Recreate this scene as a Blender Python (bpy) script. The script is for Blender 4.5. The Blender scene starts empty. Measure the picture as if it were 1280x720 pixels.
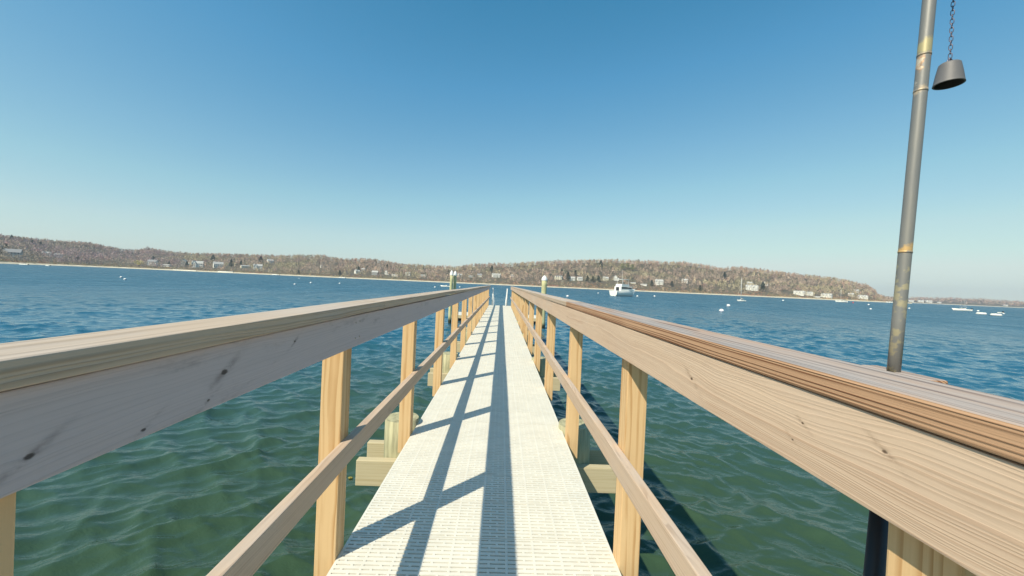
import bpy, bmesh, math, random
import numpy as np
from mathutils import Vector, Matrix, noise as mnoise

random.seed(7); rng = np.random.default_rng(11)
S = bpy.context.scene
COL = S.collection
R = math.radians

# ------------------------------------------------------------------ camera
F = 485.0                      # focal length in pixels of a 1280 px wide frame
EYE = 2.6                      # lens above the water
cam = bpy.data.cameras.new('camera'); camo = bpy.data.objects.new('camera', cam); COL.objects.link(camo)
cam.sensor_width = 36; cam.lens = 36 * F / 1280; cam.clip_start = 0.02; cam.clip_end = 9000
ROLL = math.asin(0.045); PITCH = math.atan(4.4 / F); YAW = math.atan(13.2 / F)
RM = Matrix.Rotation(-YAW, 3, 'Z') @ Matrix.Rotation(math.pi / 2 - PITCH, 3, 'X') @ Matrix.Rotation(ROLL, 3, 'Z')
camo.matrix_world = Matrix.Translation((0, 0, EYE)) @ RM.to_4x4()
S.camera = camo

def ray(px, py):
    d = RM @ Vector(((px - 640) / F, -(py - 360) / F, -1))
    return d
def hor(px):                                   # horizon line of the picture
    return 355.6 + 0.045 * (px - 627)
def at_depth(px, py, Y):                       # world point on that ray at world depth Y
    d = ray(px, py); return Vector((d.x / d.y * Y, Y, EYE + d.z / d.y * Y))

# ------------------------------------------------------------------ object helpers
def tag(o, label=None, cat=None, group=None, kind=None):
    if label: o['label'] = label
    if cat: o['category'] = cat
    if group: o['group'] = group
    if kind: o['kind'] = kind
    return o
def empty(name, loc=(0, 0, 0), rz=0):
    o = bpy.data.objects.new(name, None); COL.objects.link(o)
    o.location = loc; o.rotation_euler = (0, 0, rz); o.empty_display_size = 0.2
    return o
def link(name, bm, mat, parent=None, loc=(0, 0, 0), smooth=False):
    me = bpy.data.meshes.new(name); bm.to_mesh(me); bm.free()
    if mat: me.materials.append(mat)
    if smooth:
        for p in me.polygons: p.use_smooth = True
    o = bpy.data.objects.new(name, me); COL.objects.link(o); o.location = loc
    if parent: o.parent = parent
    return o
def again(o, loc, parent=None, rot=None, scale=None):
    c = o.copy(); COL.objects.link(c); c.location = loc
    if rot: c.rotation_euler = rot
    if scale: c.scale = scale
    if parent: c.parent = parent
    return c
def copy_tree(o, parent=None):
    kids = [k for k in bpy.data.objects if k.parent == o]
    c = o.copy(); COL.objects.link(c)
    if parent: c.parent = parent
    for k in kids: copy_tree(k, c)
    return c
def box(bm, x0, x1, y0, y1, z0, z1, bev=0.0, seg=2):
    r = bmesh.ops.create_cube(bm, size=1)
    for v in r['verts']:
        v.co = Vector(((x0 + x1) / 2 + v.co.x * (x1 - x0), (y0 + y1) / 2 + v.co.y * (y1 - y0), (z0 + z1) / 2 + v.co.z * (z1 - z0)))
    if bev:
        es = list({e for v in r['verts'] for e in v.link_edges})
        bmesh.ops.bevel(bm, geom=es, offset=bev, segments=seg, profile=0.6, affect='EDGES')
def tube(bm, pts, r, n=12, caps=True):
    pts = [Vector(p) for p in pts]; rings = []
    rs = r if isinstance(r, (list, tuple)) else [r] * len(pts)
    for i, p in enumerate(pts):
        a = pts[max(i - 1, 0)]; b = pts[min(i + 1, len(pts) - 1)]; t = (b - a).normalized()
        u = t.orthogonal().normalized() if i == 0 else (u - t * u.dot(t)).normalized()
        w = t.cross(u)
        rings.append([bm.verts.new(p + (u * math.cos(2 * math.pi * k / n) + w * math.sin(2 * math.pi * k / n)) * rs[i]) for k in range(n)])
    for i in range(len(pts) - 1):
        for k in range(n):
            f = bm.faces.new((rings[i][k], rings[i][(k + 1) % n], rings[i + 1][(k + 1) % n], rings[i + 1][k])); f.smooth = True
    if caps:
        bm.faces.new(rings[0][::-1]); bm.faces.new(rings[-1])
def lathe(bm, prof, n=32, c=(0, 0, 0)):
    rings = []
    for (r, z) in prof:
        if r < 1e-6: rings.append([bm.verts.new((c[0], c[1], c[2] + z))])
        else: rings.append([bm.verts.new((c[0] + r * math.cos(2 * math.pi * k / n), c[1] + r * math.sin(2 * math.pi * k / n), c[2] + z)) for k in range(n)])
    for a, b in zip(rings, rings[1:]):
        for k in range(n):
            k2 = (k + 1) % n
            if len(a) == 1 and len(b) == 1: continue
            if len(a) == 1: f = bm.faces.new((a[0], b[k2], b[k]))
            elif len(b) == 1: f = bm.faces.new((a[k], a[k2], b[0]))
            else: f = bm.faces.new((a[k], a[k2], b[k2], b[k]))
            f.smooth = True

# ------------------------------------------------------------------ material helpers
class NT:
    def __init__(s, name):
        s.m = bpy.data.materials.new(name); s.m.use_nodes = True
        s.t = s.m.node_tree; s.b = s.t.nodes['Principled BSDF']
        s.out = s.t.nodes['Material Output']
    def n(s, typ, **kw):
        nd = s.t.nodes.new(typ)
        for k, v in kw.items(): setattr(nd, k, v)
        return nd
    def l(s, a, b): s.t.links.new(a, b)
    def val(s, sock, v):
        if hasattr(v, 'is_output'): s.l(v, sock)
        else: sock.default_value = v
    def math(s, op, a, b=None, c=None, clamp=False):
        nd = s.n('ShaderNodeMath', operation=op); nd.use_clamp = clamp
        s.val(nd.inputs[0], a)
        if b is not None: s.val(nd.inputs[1], b)
        if c is not None: s.val(nd.inputs[2], c)
        return nd.outputs[0]
    def vmath(s, op, a, b=None):
        nd = s.n('ShaderNodeVectorMath', operation=op); s.val(nd.inputs[0], a)
        if b is not None: s.val(nd.inputs[1], b)
        return nd.outputs[0]
    def comb(s, x, y, z):
        nd = s.n('ShaderNodeCombineXYZ'); s.val(nd.inputs[0], x); s.val(nd.inputs[1], y); s.val(nd.inputs[2], z); return nd.outputs[0]
    def sep(s, v):
        nd = s.n('ShaderNodeSeparateXYZ'); s.l(v, nd.inputs[0]); return nd.outputs
    def noise(s, vec, scale, detail=3, rough=0.5, dist=0.0):
        nd = s.n('ShaderNodeTexNoise'); s.l(vec, nd.inputs['Vector']); nd.inputs['Scale'].default_value = scale
        nd.inputs['Detail'].default_value = detail; nd.inputs['Roughness'].default_value = rough; nd.inputs['Distortion'].default_value = dist
        return nd.outputs['Fac']
    def ramp(s, fac, stops):
        nd = s.n('ShaderNodeValToRGB'); s.val(nd.inputs[0], fac)
        e = nd.color_ramp.elements
        while len(e) < len(stops): e.new(0.5)
        for i, (p, c) in enumerate(stops):
            e[i].position = p; e[i].color = (*c, 1) if len(c) == 3 else c
        return nd.outputs[0]
    def mix(s, fac, a, b, mode='MIX'):
        nd = s.n('ShaderNodeMix', data_type='RGBA', blend_type=mode)
        s.val(nd.inputs[0], fac)
        for sock, v in ((nd.inputs[6], a), (nd.inputs[7], b)):
            s.val(sock, (*v, 1) if isinstance(v, tuple) and len(v) == 3 else v)
        return nd.outputs[2]
    def bump(s, h, strength=0.3, dist=0.01, normal=None):
        nd = s.n('ShaderNodeBump'); s.l(h, nd.inputs['Height']); nd.inputs['Strength'].default_value = strength
        nd.inputs['Distance'].default_value = dist
        if normal is not None: s.l(normal, nd.inputs['Normal'])
        return nd.outputs[0]
    def smooth(s, v, a, b):
        nd = s.n('ShaderNodeMapRange', interpolation_type='SMOOTHSTEP')
        s.val(nd.inputs[0], v); nd.inputs[1].default_value = a; nd.inputs[2].default_value = b
        return nd.outputs[0]

def plain(name, col, rough=0.6, metal=0.0, var=0.12, scale=6.0, bump=0.0):
    t = NT(name); tc = t.n('ShaderNodeTexCoord').outputs['Object']
    f = t.noise(tc, scale, 4, 0.6)
    a = tuple(c * (1 - var) for c in col); b = tuple(min(1, c * (1 + var)) for c in col)
    t.l(t.mix(f, a, b), t.b.inputs['Base Color'])
    t.b.inputs['Roughness'].default_value = rough; t.b.inputs['Metallic'].default_value = metal
    if bump: t.l(t.bump(f, bump, 0.01), t.b.inputs['Normal'])
    return t.m

def wood(name, light, dark, axis='Y', pith=(0.05, -0.08), freq=190, contrast=0.5, grey=None, greyamt=0.0,
         topgrey=0.0, warp=0.03, knots=(), bump=0.25, stain=0.25, shuffle=True, kface='YZ', streak=0.0, checks=0.5):
    """growth rings round a pith running along the board, plus fibres, knots, silvering and stains"""
    t = NT(name); tc = t.n('ShaderNodeTexCoord').outputs['Object']
    o = t.sep(tc)
    if axis == 'Y': a, b, L = o[0], o[2], o[1]
    elif axis == 'Z': a, b, L = o[0], o[1], o[2]
    else: a, b, L = o[1], o[2], o[0]
    rnd = t.n('ShaderNodeObjectInfo').outputs['Random']
    if shuffle:
        L2 = t.math('ADD', L, t.math('MULTIPLY', rnd, 37.0))
        pa = t.math('ADD', t.math('MULTIPLY', rnd, 0.10), pith[0] - 0.05); pb = t.math('ADD', t.math('MULTIPLY', t.math('FRACT', t.math('MULTIPLY', rnd, 7.3)), 0.08), pith[1] - 0.04)
    else:
        L2, pa, pb = L, pith[0], pith[1]
    base = t.comb(a, L2, b)
    low = t.n('ShaderNodeTexNoise'); t.l(t.vmath('MULTIPLY', base, (5, 0.9, 5)), low.inputs['Vector'])
    low.inputs['Scale'].default_value = 1.0; low.inputs['Detail'].default_value = 3
    lo = t.sep(low.outputs['Color'])
    da = t.math('ADD', t.math('SUBTRACT', a, pa), t.math('MULTIPLY', t.math('SUBTRACT', lo[0], 0.5), warp * 2))
    db = t.math('ADD', t.math('SUBTRACT', b, pb), t.math('MULTIPLY', t.math('SUBTRACT', lo[1], 0.5), warp * 2))
    r = t.math('SQRT', t.math('ADD', t.math('MULTIPLY', da, da), t.math('MULTIPLY', db, db)))
    kmask = None; khalo = None
    for (kl, kc, kr) in knots:                        # along, across, radius
        across = b if kface == 'YZ' else a
        ex = t.math('DIVIDE', t.math('SUBTRACT', L, kl), kr * 1.7); ey = t.math('DIVIDE', t.math('SUBTRACT', across, kc), kr)
        d2 = t.math('ADD', t.math('MULTIPLY', ex, ex), t.math('MULTIPLY', ey, ey))
        g = t.math('EXPONENT', t.math('MULTIPLY', d2, -0.22))
        r = t.math('ADD', r, t.math('MULTIPLY', g, kr * 0.9))
        kk = t.math('SUBTRACT', 1.0, t.smooth(t.math('ADD', d2, t.math('MULTIPLY', t.noise(t.vmath('MULTIPLY', base, (90, 40, 90)), 1.0, 3, 0.7), 1.6)), 0.95, 1.7))
        kmask = kk if kmask is None else t.math('MAXIMUM', kmask, kk)
        hx = t.math('ADD', ex, t.math('MULTIPLY', ey, -0.9)); hl = t.math('EXPONENT', t.math('MULTIPLY', t.math('ADD', t.math('MULTIPLY', hx, hx), t.math('MULTIPLY', t.math('MULTIPLY', ey, ey), 0.08)), -0.5))
        khalo = hl if khalo is None else t.math('MAXIMUM', khalo, hl)
    irr = t.n('ShaderNodeTexNoise', noise_dimensions='1D'); t.l(r, irr.inputs['W']); irr.inputs['Scale'].default_value = freq / 7.0; irr.inputs['Detail'].default_value = 2
    r = t.math('ADD', r, t.math('MULTIPLY', t.math('SUBTRACT', irr.outputs['Fac'], 0.5), 7.0 / freq))
    ph = t.math('FRACT', t.math('MULTIPLY', r, freq / 2.0))
    amp_ = t.math('ADD', t.math('MULTIPLY', t.smooth(t.noise(t.vmath('MULTIPLY', base, (11, 1.4, 11)), 1.0, 3, 0.6), 0.35, 0.65), 0.8), 0.2)
    late = t.smooth(ph, 0.35, 0.95)                   # slow rise into the latewood line
    late = t.math('MULTIPLY', late, t.math('SUBTRACT', 1.0, t.smooth(ph, 0.955, 1.0)))
    fib = t.noise(t.vmath('MULTIPLY', base, (260, 5, 260)), 1.0, 3, 0.6)
    fib2 = t.noise(t.vmath('MULTIPLY', base, (60, 1.2, 60)), 1.0, 3, 0.6)
    fac = t.math('MULTIPLY', t.math('MULTIPLY', late, amp_), contrast)
    fac = t.math('ADD', fac, t.math('MULTIPLY', t.math('SUBTRACT', fib, 0.5), 0.45))
    if streak: fac = t.math('ADD', fac, t.math('MULTIPLY', t.math('SUBTRACT', t.noise(t.vmath('MULTIPLY', base, (45, 0.55, 45)), 1.0, 4, 0.6), 0.5), streak * 3))
    fac = t.math('ADD', fac, t.math('MULTIPLY', t.math('SUBTRACT', fib2, 0.5), 0.55), clamp=True)
    c = t.mix(fac, light, dark)
    blot = t.noise(t.vmath('MULTIPLY', base, (9, 2.2, 9)), 1.0, 5, 0.62)
    if grey:
        if greyamt >= 0.01:
            gm = t.smooth(t.math('ADD', blot, greyamt - 0.5), 0.15, 0.75)
            gc = t.mix(fac, grey, tuple(x * 0.62 for x in grey))
            c = t.mix(t.math('MULTIPLY', gm, 0.95), c, gc)
        if topgrey:
            nz = t.sep(t.n('ShaderNodeNewGeometry').outputs['Normal'])[2]
            tg = t.math('MULTIPLY', t.smooth(nz, 0.3, 0.9), t.math('ADD', t.math('MULTIPLY', t.smooth(blot, 0.3, 0.6), 0.5), topgrey - 0.5), clamp=True)
            c = t.mix(tg, c, t.mix(fac, tuple(min(1, x * 1.12) for x in grey), tuple(x * 0.6 for x in grey)))
    st = t.math('MULTIPLY', t.smooth(t.noise(t.vmath('MULTIPLY', base, (14, 3.5, 14)), 1.0, 6, 0.7), 0.56, 0.74), stain)
    c = t.mix(st, c, tuple(x * 0.45 for x in dark))
    if khalo is not None:
        c = t.mix(t.math('MULTIPLY', khalo, t.math('MULTIPLY', t.smooth(t.noise(t.vmath('MULTIPLY', base, (40, 22, 40)), 1.0, 5, 0.7), 0.38, 0.62), 0.6)), c, tuple(x * 0.5 for x in dark))
    ck = t.smooth(t.noise(t.vmath('MULTIPLY', base, (150, 1.6, 150)), 1.0, 4, 0.7), 0.66, 0.74)
    c = t.mix(t.math('MULTIPLY', ck, checks), c, tuple(x * 0.35 for x in dark))
    if kmask is not None:
        c = t.mix(t.math('MULTIPLY', kmask, 0.92), c, tuple(x * 0.22 for x in dark))
    t.l(c, t.b.inputs['Base Color'])
    t.b.inputs['Roughness'].default_value = 0.78
    t.b.inputs['Specular IOR Level'].default_value = 0.3
    h = t.math('ADD', t.math('MULTIPLY', late, 0.8), t.math('MULTIPLY', fib, 0.6))
    if kmask is not None: h = t.math('SUBTRACT', h, kmask)
    t.l(t.bump(h, bump, 0.0012), t.b.inputs['Normal'])
    return t.m

M = {}
PINE_L, PINE_D = (0.68, 0.465, 0.25), (0.44, 0.23, 0.085)
M['post'] = wood('post_pine', PINE_L, PINE_D, 'Z', pith=(0.02, 0.10), freq=130, contrast=0.8, warp=0.025, stain=0.08, bump=0.15, checks=0.2)
GREY = (0.42, 0.375, 0.35)
M['fascia_left'] = wood('silvered_fascia', (0.56, 0.46, 0.42), (0.30, 0.235, 0.22), 'Y', pith=(0.03, -0.06), freq=200, contrast=0.22,
                        grey=(0.53, 0.455, 0.455), greyamt=0.7, warp=0.05, stain=0.35)
M['fascia_left_near'] = wood('silvered_fascia_near', (0.56, 0.46, 0.42), (0.30, 0.235, 0.22), 'Y', pith=(-0.60, 2.30), freq=210, contrast=0.22,
                        grey=(0.53, 0.455, 0.455), greyamt=0.7, warp=0.05, stain=0.45, shuffle=False,
                        knots=((0.885, 2.375, 0.0075), (0.69, 2.318, 0.004), (0.525, 2.345, 0.005), (1.18, 2.40, 0.004), (0.84, 2.325, 0.004)))
M['cap'] = wood('weathered_cap', (0.52, 0.40, 0.295), (0.31, 0.215, 0.135), 'Y', pith=(0.03, -0.13), freq=170, contrast=0.75,
                grey=(0.46, 0.39, 0.34), greyamt=0.3, topgrey=0.75, warp=0.02, bump=0.7, streak=0.5)
M['cap_right'] = wood('ribbed_cap', (0.53, 0.325, 0.20), (0.21, 0.085, 0.04), 'Y', pith=(0.60, 2.35), freq=330, contrast=1.7,
                grey=(0.36, 0.335, 0.33), greyamt=0.0, topgrey=0.85, warp=0.006, bump=1.0, shuffle=False, stain=0.1, streak=0.35)
M['fascia_right'] = wood('tan_fascia', (0.605, 0.45, 0.335), (0.38, 0.23, 0.15), 'Y', pith=(0.01, -0.12), freq=400, contrast=0.5, streak=0.12,
                grey=(0.58, 0.49, 0.42), greyamt=0.3, warp=0.05, stain=0.12, bump=0.3)
M['fascia_right_near'] = wood('tan_fascia_near', (0.635, 0.472, 0.350), (0.40, 0.235, 0.15), 'Y', pith=(0.485, 2.25), freq=400, contrast=0.5,
                grey=(0.60, 0.50, 0.43), greyamt=0.15, warp=0.06, stain=0.15, shuffle=False, bump=0.4, streak=0.12,
                knots=((0.50, 2.400, 0.0035), (0.64, 2.388, 0.0022), (0.66, 2.352, 0.0022), (1.02, 2.37, 0.005)))
M['midrail'] = wood('mid_rail_wood', (0.56, 0.42, 0.31), (0.30, 0.19, 0.125), 'Y', pith=(0.03, -0.04), freq=230, contrast=0.55,
                grey=(0.50, 0.43, 0.38), greyamt=0.25, topgrey=0.3, warp=0.03, stain=0.25)
M['beam'] = wood('beam_wood', (0.52, 0.45, 0.30), (0.36, 0.28, 0.15), 'X', pith=(0.0, 0.03), freq=120, contrast=0.5, warp=0.02, stain=0.1)
M['stringer'] = wood('stringer_wood', (0.42, 0.36, 0.24), (0.25, 0.2, 0.12), 'Y', pith=(0, -0.1), freq=100, contrast=0.5)

def piling_mat(name, low=0.5, col=(0.40, 0.38, 0.24)):
    t = NT(name); tc = t.n('ShaderNodeTexCoord').outputs['Object']
    g = t.noise(t.vmath('MULTIPLY', tc, (22, 22, 1.6)), 1, 5, 0.65)
    c = t.ramp(g, [(0.28, tuple(x * 0.5 for x in col)), (0.5, col), (0.72, tuple(min(1, x * 1.4) for x in col))])
    z = t.sep(t.n('ShaderNodeNewGeometry').outputs['Position'])[2]
    wet = t.math('SUBTRACT', 1.0, t.smooth(t.math('ADD', z, t.math('MULTIPLY', g, 0.3)), low, low + 0.3))
    c = t.mix(wet, c, (0.02, 0.03, 0.015))
    t.l(c, t.b.inputs['Base Color']); t.b.inputs['Roughness'].default_value = 0.8
    t.l(t.bump(g, 0.7, 0.02), t.b.inputs['Normal'])
    return t.m
M['piling'] = piling_mat('piling_wood')
M['guide_piling'] = piling_mat('guide_piling_wood', 0.35, (0.52, 0.50, 0.28))

# plastic grating of the deck
t = NT('cream_grating'); tc = t.n('ShaderNodeTexCoord').outputs['Object']
rnd = t.n('ShaderNodeObjectInfo').outputs['Random']
f = t.noise(t.vmath('ADD', tc, t.comb(rnd, t.math('MULTIPLY', rnd, 9.0), 0.0)), 7, 5, 0.65)
c = t.ramp(f, [(0.3, (0.67, 0.64, 0.565)), (0.6, (0.75, 0.72, 0.64))])
c = t.mix(t.math('MULTIPLY', rnd, 0.12), c, (0.56, 0.54, 0.47))
f2 = t.noise(tc, 160, 2, 0.5)
t.l(c, t.b.inputs['Base Color']); t.b.inputs['Roughness'].default_value = 0.55
t.l(t.bump(f2, 0.25, 0.001), t.b.inputs['Normal']); M['deck'] = t.m

M['white'] = plain('white_paint', (0.80, 0.80, 0.78), 0.35, var=0.05)
M['alu'] = plain('white_aluminium', (0.78, 0.78, 0.76), 0.35, 0.0, 0.05)
M['black'] = plain('black_sleeve', (0.012, 0.013, 0.018), 0.45)
M['dark'] = plain('dark_float', (0.03, 0.03, 0.035), 0.6)
M['bell'] = plain('bell_metal', (0.145, 0.14, 0.145), 0.6, 0.15, 0.12, 30, 0.1)
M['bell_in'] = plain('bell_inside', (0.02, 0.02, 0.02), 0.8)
M['chain'] = plain('chain_metal', (0.13, 0.12, 0.16), 0.4, 0.7)
M['screw'] = plain('screw_head', (0.35, 0.31, 0.26), 0.4, 0.7)
M['weed'] = plain('seaweed', (0.22, 0.19, 0.03), 0.5, var=0.3, scale=60)
M['buoy'] = plain('buoy_white', (0.80, 0.80, 0.77), 0.4, var=0.06)
M['buoyblue'] = plain('buoy_band', (0.05, 0.12, 0.35), 0.4)
M['red'] = plain('buoy_red', (0.55, 0.05, 0.06), 0.4)
M['glass'] = plain('dark_glass', (0.03, 0.035, 0.045), 0.15)
M['hullwhite'] = plain('hull_gelcoat', (0.80, 0.79, 0.74), 0.3, var=0.04)
M['canvas'] = plain('sail_cover', (0.42, 0.42, 0.40), 0.8)
M['hullblue'] = plain('hull_stripe', (0.02, 0.03, 0.08), 0.4)

# pole: grey galvanised tube with worn rusty and yellowed bands
t = NT('worn_pole'); tc = t.n('ShaderNodeTexCoord').outputs['Object']; o = t.sep(tc)
g = t.noise(t.vmath('MULTIPLY', tc, (60, 60, 12)), 1, 4, 0.65)
c = t.mix(g, (0.17, 0.175, 0.185), (0.27, 0.255, 0.225))
zz = t.math('ADD', o[2], t.math('MULTIPLY', t.math('SUBTRACT', t.noise(tc, 70, 3, 0.6), 0.5), 0.03))
def band(z0, z1, col, amt, thr=0.0):
    global c
    m = t.math('MULTIPLY', t.smooth(zz, z0 - 0.004, z0 + 0.004), t.math('SUBTRACT', 1.0, t.smooth(zz, z1 - 0.004, z1 + 0.004)))
    if thr: m = t.math('MULTIPLY', m, t.smooth(t.noise(tc, 55, 3, 0.6), thr, thr + 0.1))
    c = t.mix(t.math('MULTIPLY', m, amt), c, col)
band(EYE + 0.415, EYE + 0.437, (0.50, 0.42, 0.20), 0.7)
band(EYE + 0.385, EYE + 0.412, (0.50, 0.26, 0.12), 0.9, 0.5)
band(EYE + 0.36, EYE + 0.41, (0.60, 0.55, 0.45), 0.8, 0.55)
band(EYE + 0.352, EYE + 0.357, (0.55, 0.42, 0.28), 0.9)
band(EYE + 0.085, EYE + 0.095, (0.60, 0.38, 0.15), 0.9)
band(EYE - 0.12, EYE + 0.075, (0.42, 0.36, 0.22), 0.75, 0.5)
t.l(c, t.b.inputs['Base Color']); t.b.inputs['Roughness'].default_value = 0.5; t.b.inputs['Metallic'].default_value = 0.25
t.l(t.bump(g, 0.2, 0.002), t.b.inputs['Normal']); M['pole'] = t.m

# ------------------------------------------------------------------ world and sun
to_sun = Vector((-0.66, -0.70, 1.0)).normalized()
elev = math.asin(to_sun.z); azim = math.atan2(to_sun.x, to_sun.y)
w = bpy.data.worlds.new('World'); S.world = w; w.use_nodes = True
wt = w.node_tree; bg = wt.nodes['Background']
sky = wt.nodes.new('ShaderNodeTexSky'); sky.sky_type = 'NISHITA'; sky.sun_disc = False
sky.sun_elevation = elev; sky.sun_rotation = azim
sky.altitude = 0; sky.air_density = 1.0; sky.dust_density = 0.2; sky.ozone_density = 1.6
# colour response of the clear sky, channel by channel
sp_ = wt.nodes.new('ShaderNodeSeparateColor'); cb_ = wt.nodes.new('ShaderNodeCombineColor'); wt.links.new(sky.outputs[0], sp_.inputs[0])
SKY_CURVES = (((0.88, 0.285), (1.16, 0.564), (1.83, 1.32), (2.51, 1.99), (4.02, 3.22), (6.81, 4.45), (9.5, 4.7)),
              ((1.47, 1.44), (1.94, 1.99), (2.93, 2.90), (3.89, 3.70), (5.60, 4.60), (7.38, 5.2), (9.5, 5.35)),
              ((2.69, 2.72), (3.39, 3.50), (4.73, 4.17), (5.75, 4.54), (6.87, 4.85), (8.5, 4.95), (9.8, 5.0)))
for i, pts in enumerate(SKY_CURVES):
    dv = wt.nodes.new('ShaderNodeMath'); dv.operation = 'MULTIPLY'; wt.links.new(sp_.outputs[i], dv.inputs[0]); dv.inputs[1].default_value = 0.1
    rp = wt.nodes.new('ShaderNodeValToRGB'); e = rp.color_ramp.elements; wt.links.new(dv.outputs[0], rp.inputs[0])
    full = ((0.0, 0.0),) + pts
    while len(e) < len(full): e.new(0.5)
    for j, (xi, yi) in enumerate(full): e[j].position = xi / 10; e[j].color = (yi / 10, yi / 10, yi / 10, 1)
    ml = wt.nodes.new('ShaderNodeMath'); ml.operation = 'MULTIPLY'; wt.links.new(rp.outputs[0], ml.inputs[0]); ml.inputs[1].default_value = 10.0
    wt.links.new(ml.outputs[0], cb_.inputs[i])
wt.links.new(cb_.outputs[0], bg.inputs[0]); bg.inputs[1].default_value = 0.13
sl = bpy.data.lights.new('sun', 'SUN'); sl.energy = 4.5; sl.angle = R(0.53); sl.color = (1.0, 0.915, 0.72)
so = bpy.data.objects.new('sun', sl); COL.objects.link(so)
so.rotation_euler = to_sun.to_track_quat('Z', 'Y').to_euler(); so.location = (0, 0, 30)
S.view_settings.view_transform = 'Standard'; S.view_settings.look = 'None'
S.view_settings.gamma = 1; S.view_settings.exposure = 0.33

# ------------------------------------------------------------------ pier
Z0 = EYE                                        # heights below are measured from the eye
DECK = Z0 - 1.20
XL, XR = -0.65, 0.558                            # deck edges
Y0, Y1 = -0.62, 21.8
pier = tag(empty('pier', (0, 0, 0)), 'long wooden pier with cream grating deck and weathered post and rail sides', 'pier')

# grating panel, real slots
bm = bmesh.new()
PW, PL = XR - XL, 0.305
nrow = 12; pitch = (PL - 0.0045) / nrow; slot = 0.0078
nsl = 15; rib = 0.013
T = 0.034
def quadbox(bm, x0, x1, y0, y1, z0, z1):
    box(bm, x0, x1, y0, y1, z0, z1)
for i in range(nrow + 1):
    ya = i * pitch - (pitch - slot) / 2; yb = i * pitch + (pitch - slot) / 2
    if i == 0: ya = 0
    if i == nrow: yb = PL - 0.0045
    quadbox(bm, 0, PW, ya, yb, -T, 0)
nmod = 10; sp = PW / nmod
for i in range(nrow):
    ya = i * pitch + (pitch - slot) / 2; yb = (i + 1) * pitch - (pitch - slot) / 2
    xs = [k * sp for k in range(nmod + 1)] + [(k + (0.36 if i % 2 else 0.64)) * sp for k in range(nmod)]
    for x in xs:
        hw = rib / 2 * (1.9 if x < 0.01 or x > PW - 0.01 else 0.8)
        a, b = max(0, x - hw), min(PW, x + hw)
        v = [bm.verts.new(p) for p in ((a, ya, 0), (b, ya, 0), (b, yb, 0), (a, yb, 0), (a, ya, -T), (b, ya, -T), (b, yb, -T), (a, yb, -T))]
        bm.faces.new((v[0], v[1], v[2], v[3])); bm.faces.new((v[0], v[3], v[7], v[4])); bm.faces.new((v[1], v[5], v[6], v[2])); bm.faces.new((v[4], v[7], v[6], v[5]))
p0 = link('deck_panel', bm, M['deck'], pier, (XL, Y0, DECK))
k = 1; y = Y0 + PL
while y + PL < Y1 + 0.05:
    again(p0, (XL, y, DECK + random.uniform(-0.0006, 0.0006)), pier); y += PL; k += 1
YEND = y

# stringers
for x in (XL + 0.03, -0.075, XR - 0.068):
    bm = bmesh.new(); box(bm, 0, 0.038, Y0, YEND - 0.02, -0.19, 0); link('stringer', bm, M['stringer'], pier, (x, 0, DECK - T - 0.004))

post_y = [-0.75, 0.459, 1.65, 2.985, 4.48] + [4.48 + 1.48 * i for i in range(1, 12)]
PWD = 0.089
bm = bmesh.new(); box(bm, 0, PWD, 0, PWD, 0, 1.33 - 0.152, 0.004); q0 = None
for s, x in ((-1, XL - PWD - 0.001), (1, XR + 0.001)):
    for py in post_y:
        if py > Y1: continue
        if s > 0 and 0 < py < 1: py = 0.441
        z = Z0 - 1.33
        if q0 is None:
            q0 = link('post', bm, M['post'], pier, (x, py, z))
        else:
            again(q0, (x, py, z), pier)
            bpy.context.view_layer.objects.active = None
# rails: boards butted over the posts
def boards(name, x0, x1, z0, z1, joints, mats, bev=0.004, wob=0.0):
    for i, (a, b) in enumerate(zip(joints, joints[1:])):
        bm = bmesh.new()
        box(bm, x0, x1, a + 0.002, b - 0.002, z0, z1, bev, 2)
        # gentle bow so that no board is a perfect prism
        if wob:
            n = 10
            for kx in range(1, n):
                yy = a + (b - a) * kx / n
                bmesh.ops.bisect_plane(bm, geom=bm.verts[:] + bm.edges[:] + bm.faces[:], plane_co=(0, yy, 0), plane_no=(0, 1, 0))
            ph = random.uniform(0, 6)
            for v in bm.verts:
                tt = (v.co.y - a) / (b - a)
                v.co.z += wob * math.sin(math.pi * tt) * math.sin(ph + 2 * tt); v.co.x += wob * 0.8 * math.sin(math.pi * tt) * math.cos(ph + 3 * tt)
        link(name, bm, mats[min(i, len(mats) - 1)], pier)
TOP = Z0 - 0.115
JL = [-0.8, 2.4, 6.0, 10.3, 14.6, 18.2, 21.85]
JF = [-0.8, 3.05, 5.92, 10.2, 14.5, 18.8, 21.8]
boards('cap_board', XL - 0.078, XL + 0.054, TOP - 0.038, TOP, [-0.8, 2.02, 5.92, 10.24, 14.56, 18.9, 21.9], [M['cap']], 0.003, 0.004)
boards('fascia_board', XL, XL + 0.038, TOP - 0.048 - 0.135, TOP - 0.0485, JF, [M['fascia_left_near'], M['fascia_left']], 0.003, 0.003)
boards('mid_rail', XL, XL + 0.038, Z0 - 0.792, Z0 - 0.704, [-0.8, 4.48, 8.8, 13.1, 17.4, 21.8], [M['midrail']], 0.004, 0.004)
boards('cap_board', XR - 0.043, XR + 0.098, TOP - 0.038, TOP, [-0.8, 3.05, 7.36, 11.7, 16.0, 21.9], [M['cap_right'], M['cap']], 0.005, 0.003)
boards('fascia_board', XR - 0.038, XR, TOP - 0.042 - 0.133, TOP - 0.0425, [-0.8, 3.9, 7.36, 11.7, 16.0, 21.8], [M['fascia_right_near'], M['fascia_right']], 0.003, 0.003)
boards('mid_rail', XR - 0.038, XR, Z0 - 0.792, Z0 - 0.704, [-0.8, 4.48, 8.8, 13.1, 17.4, 21.8], [M['midrail']], 0.004, 0.003)

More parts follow.
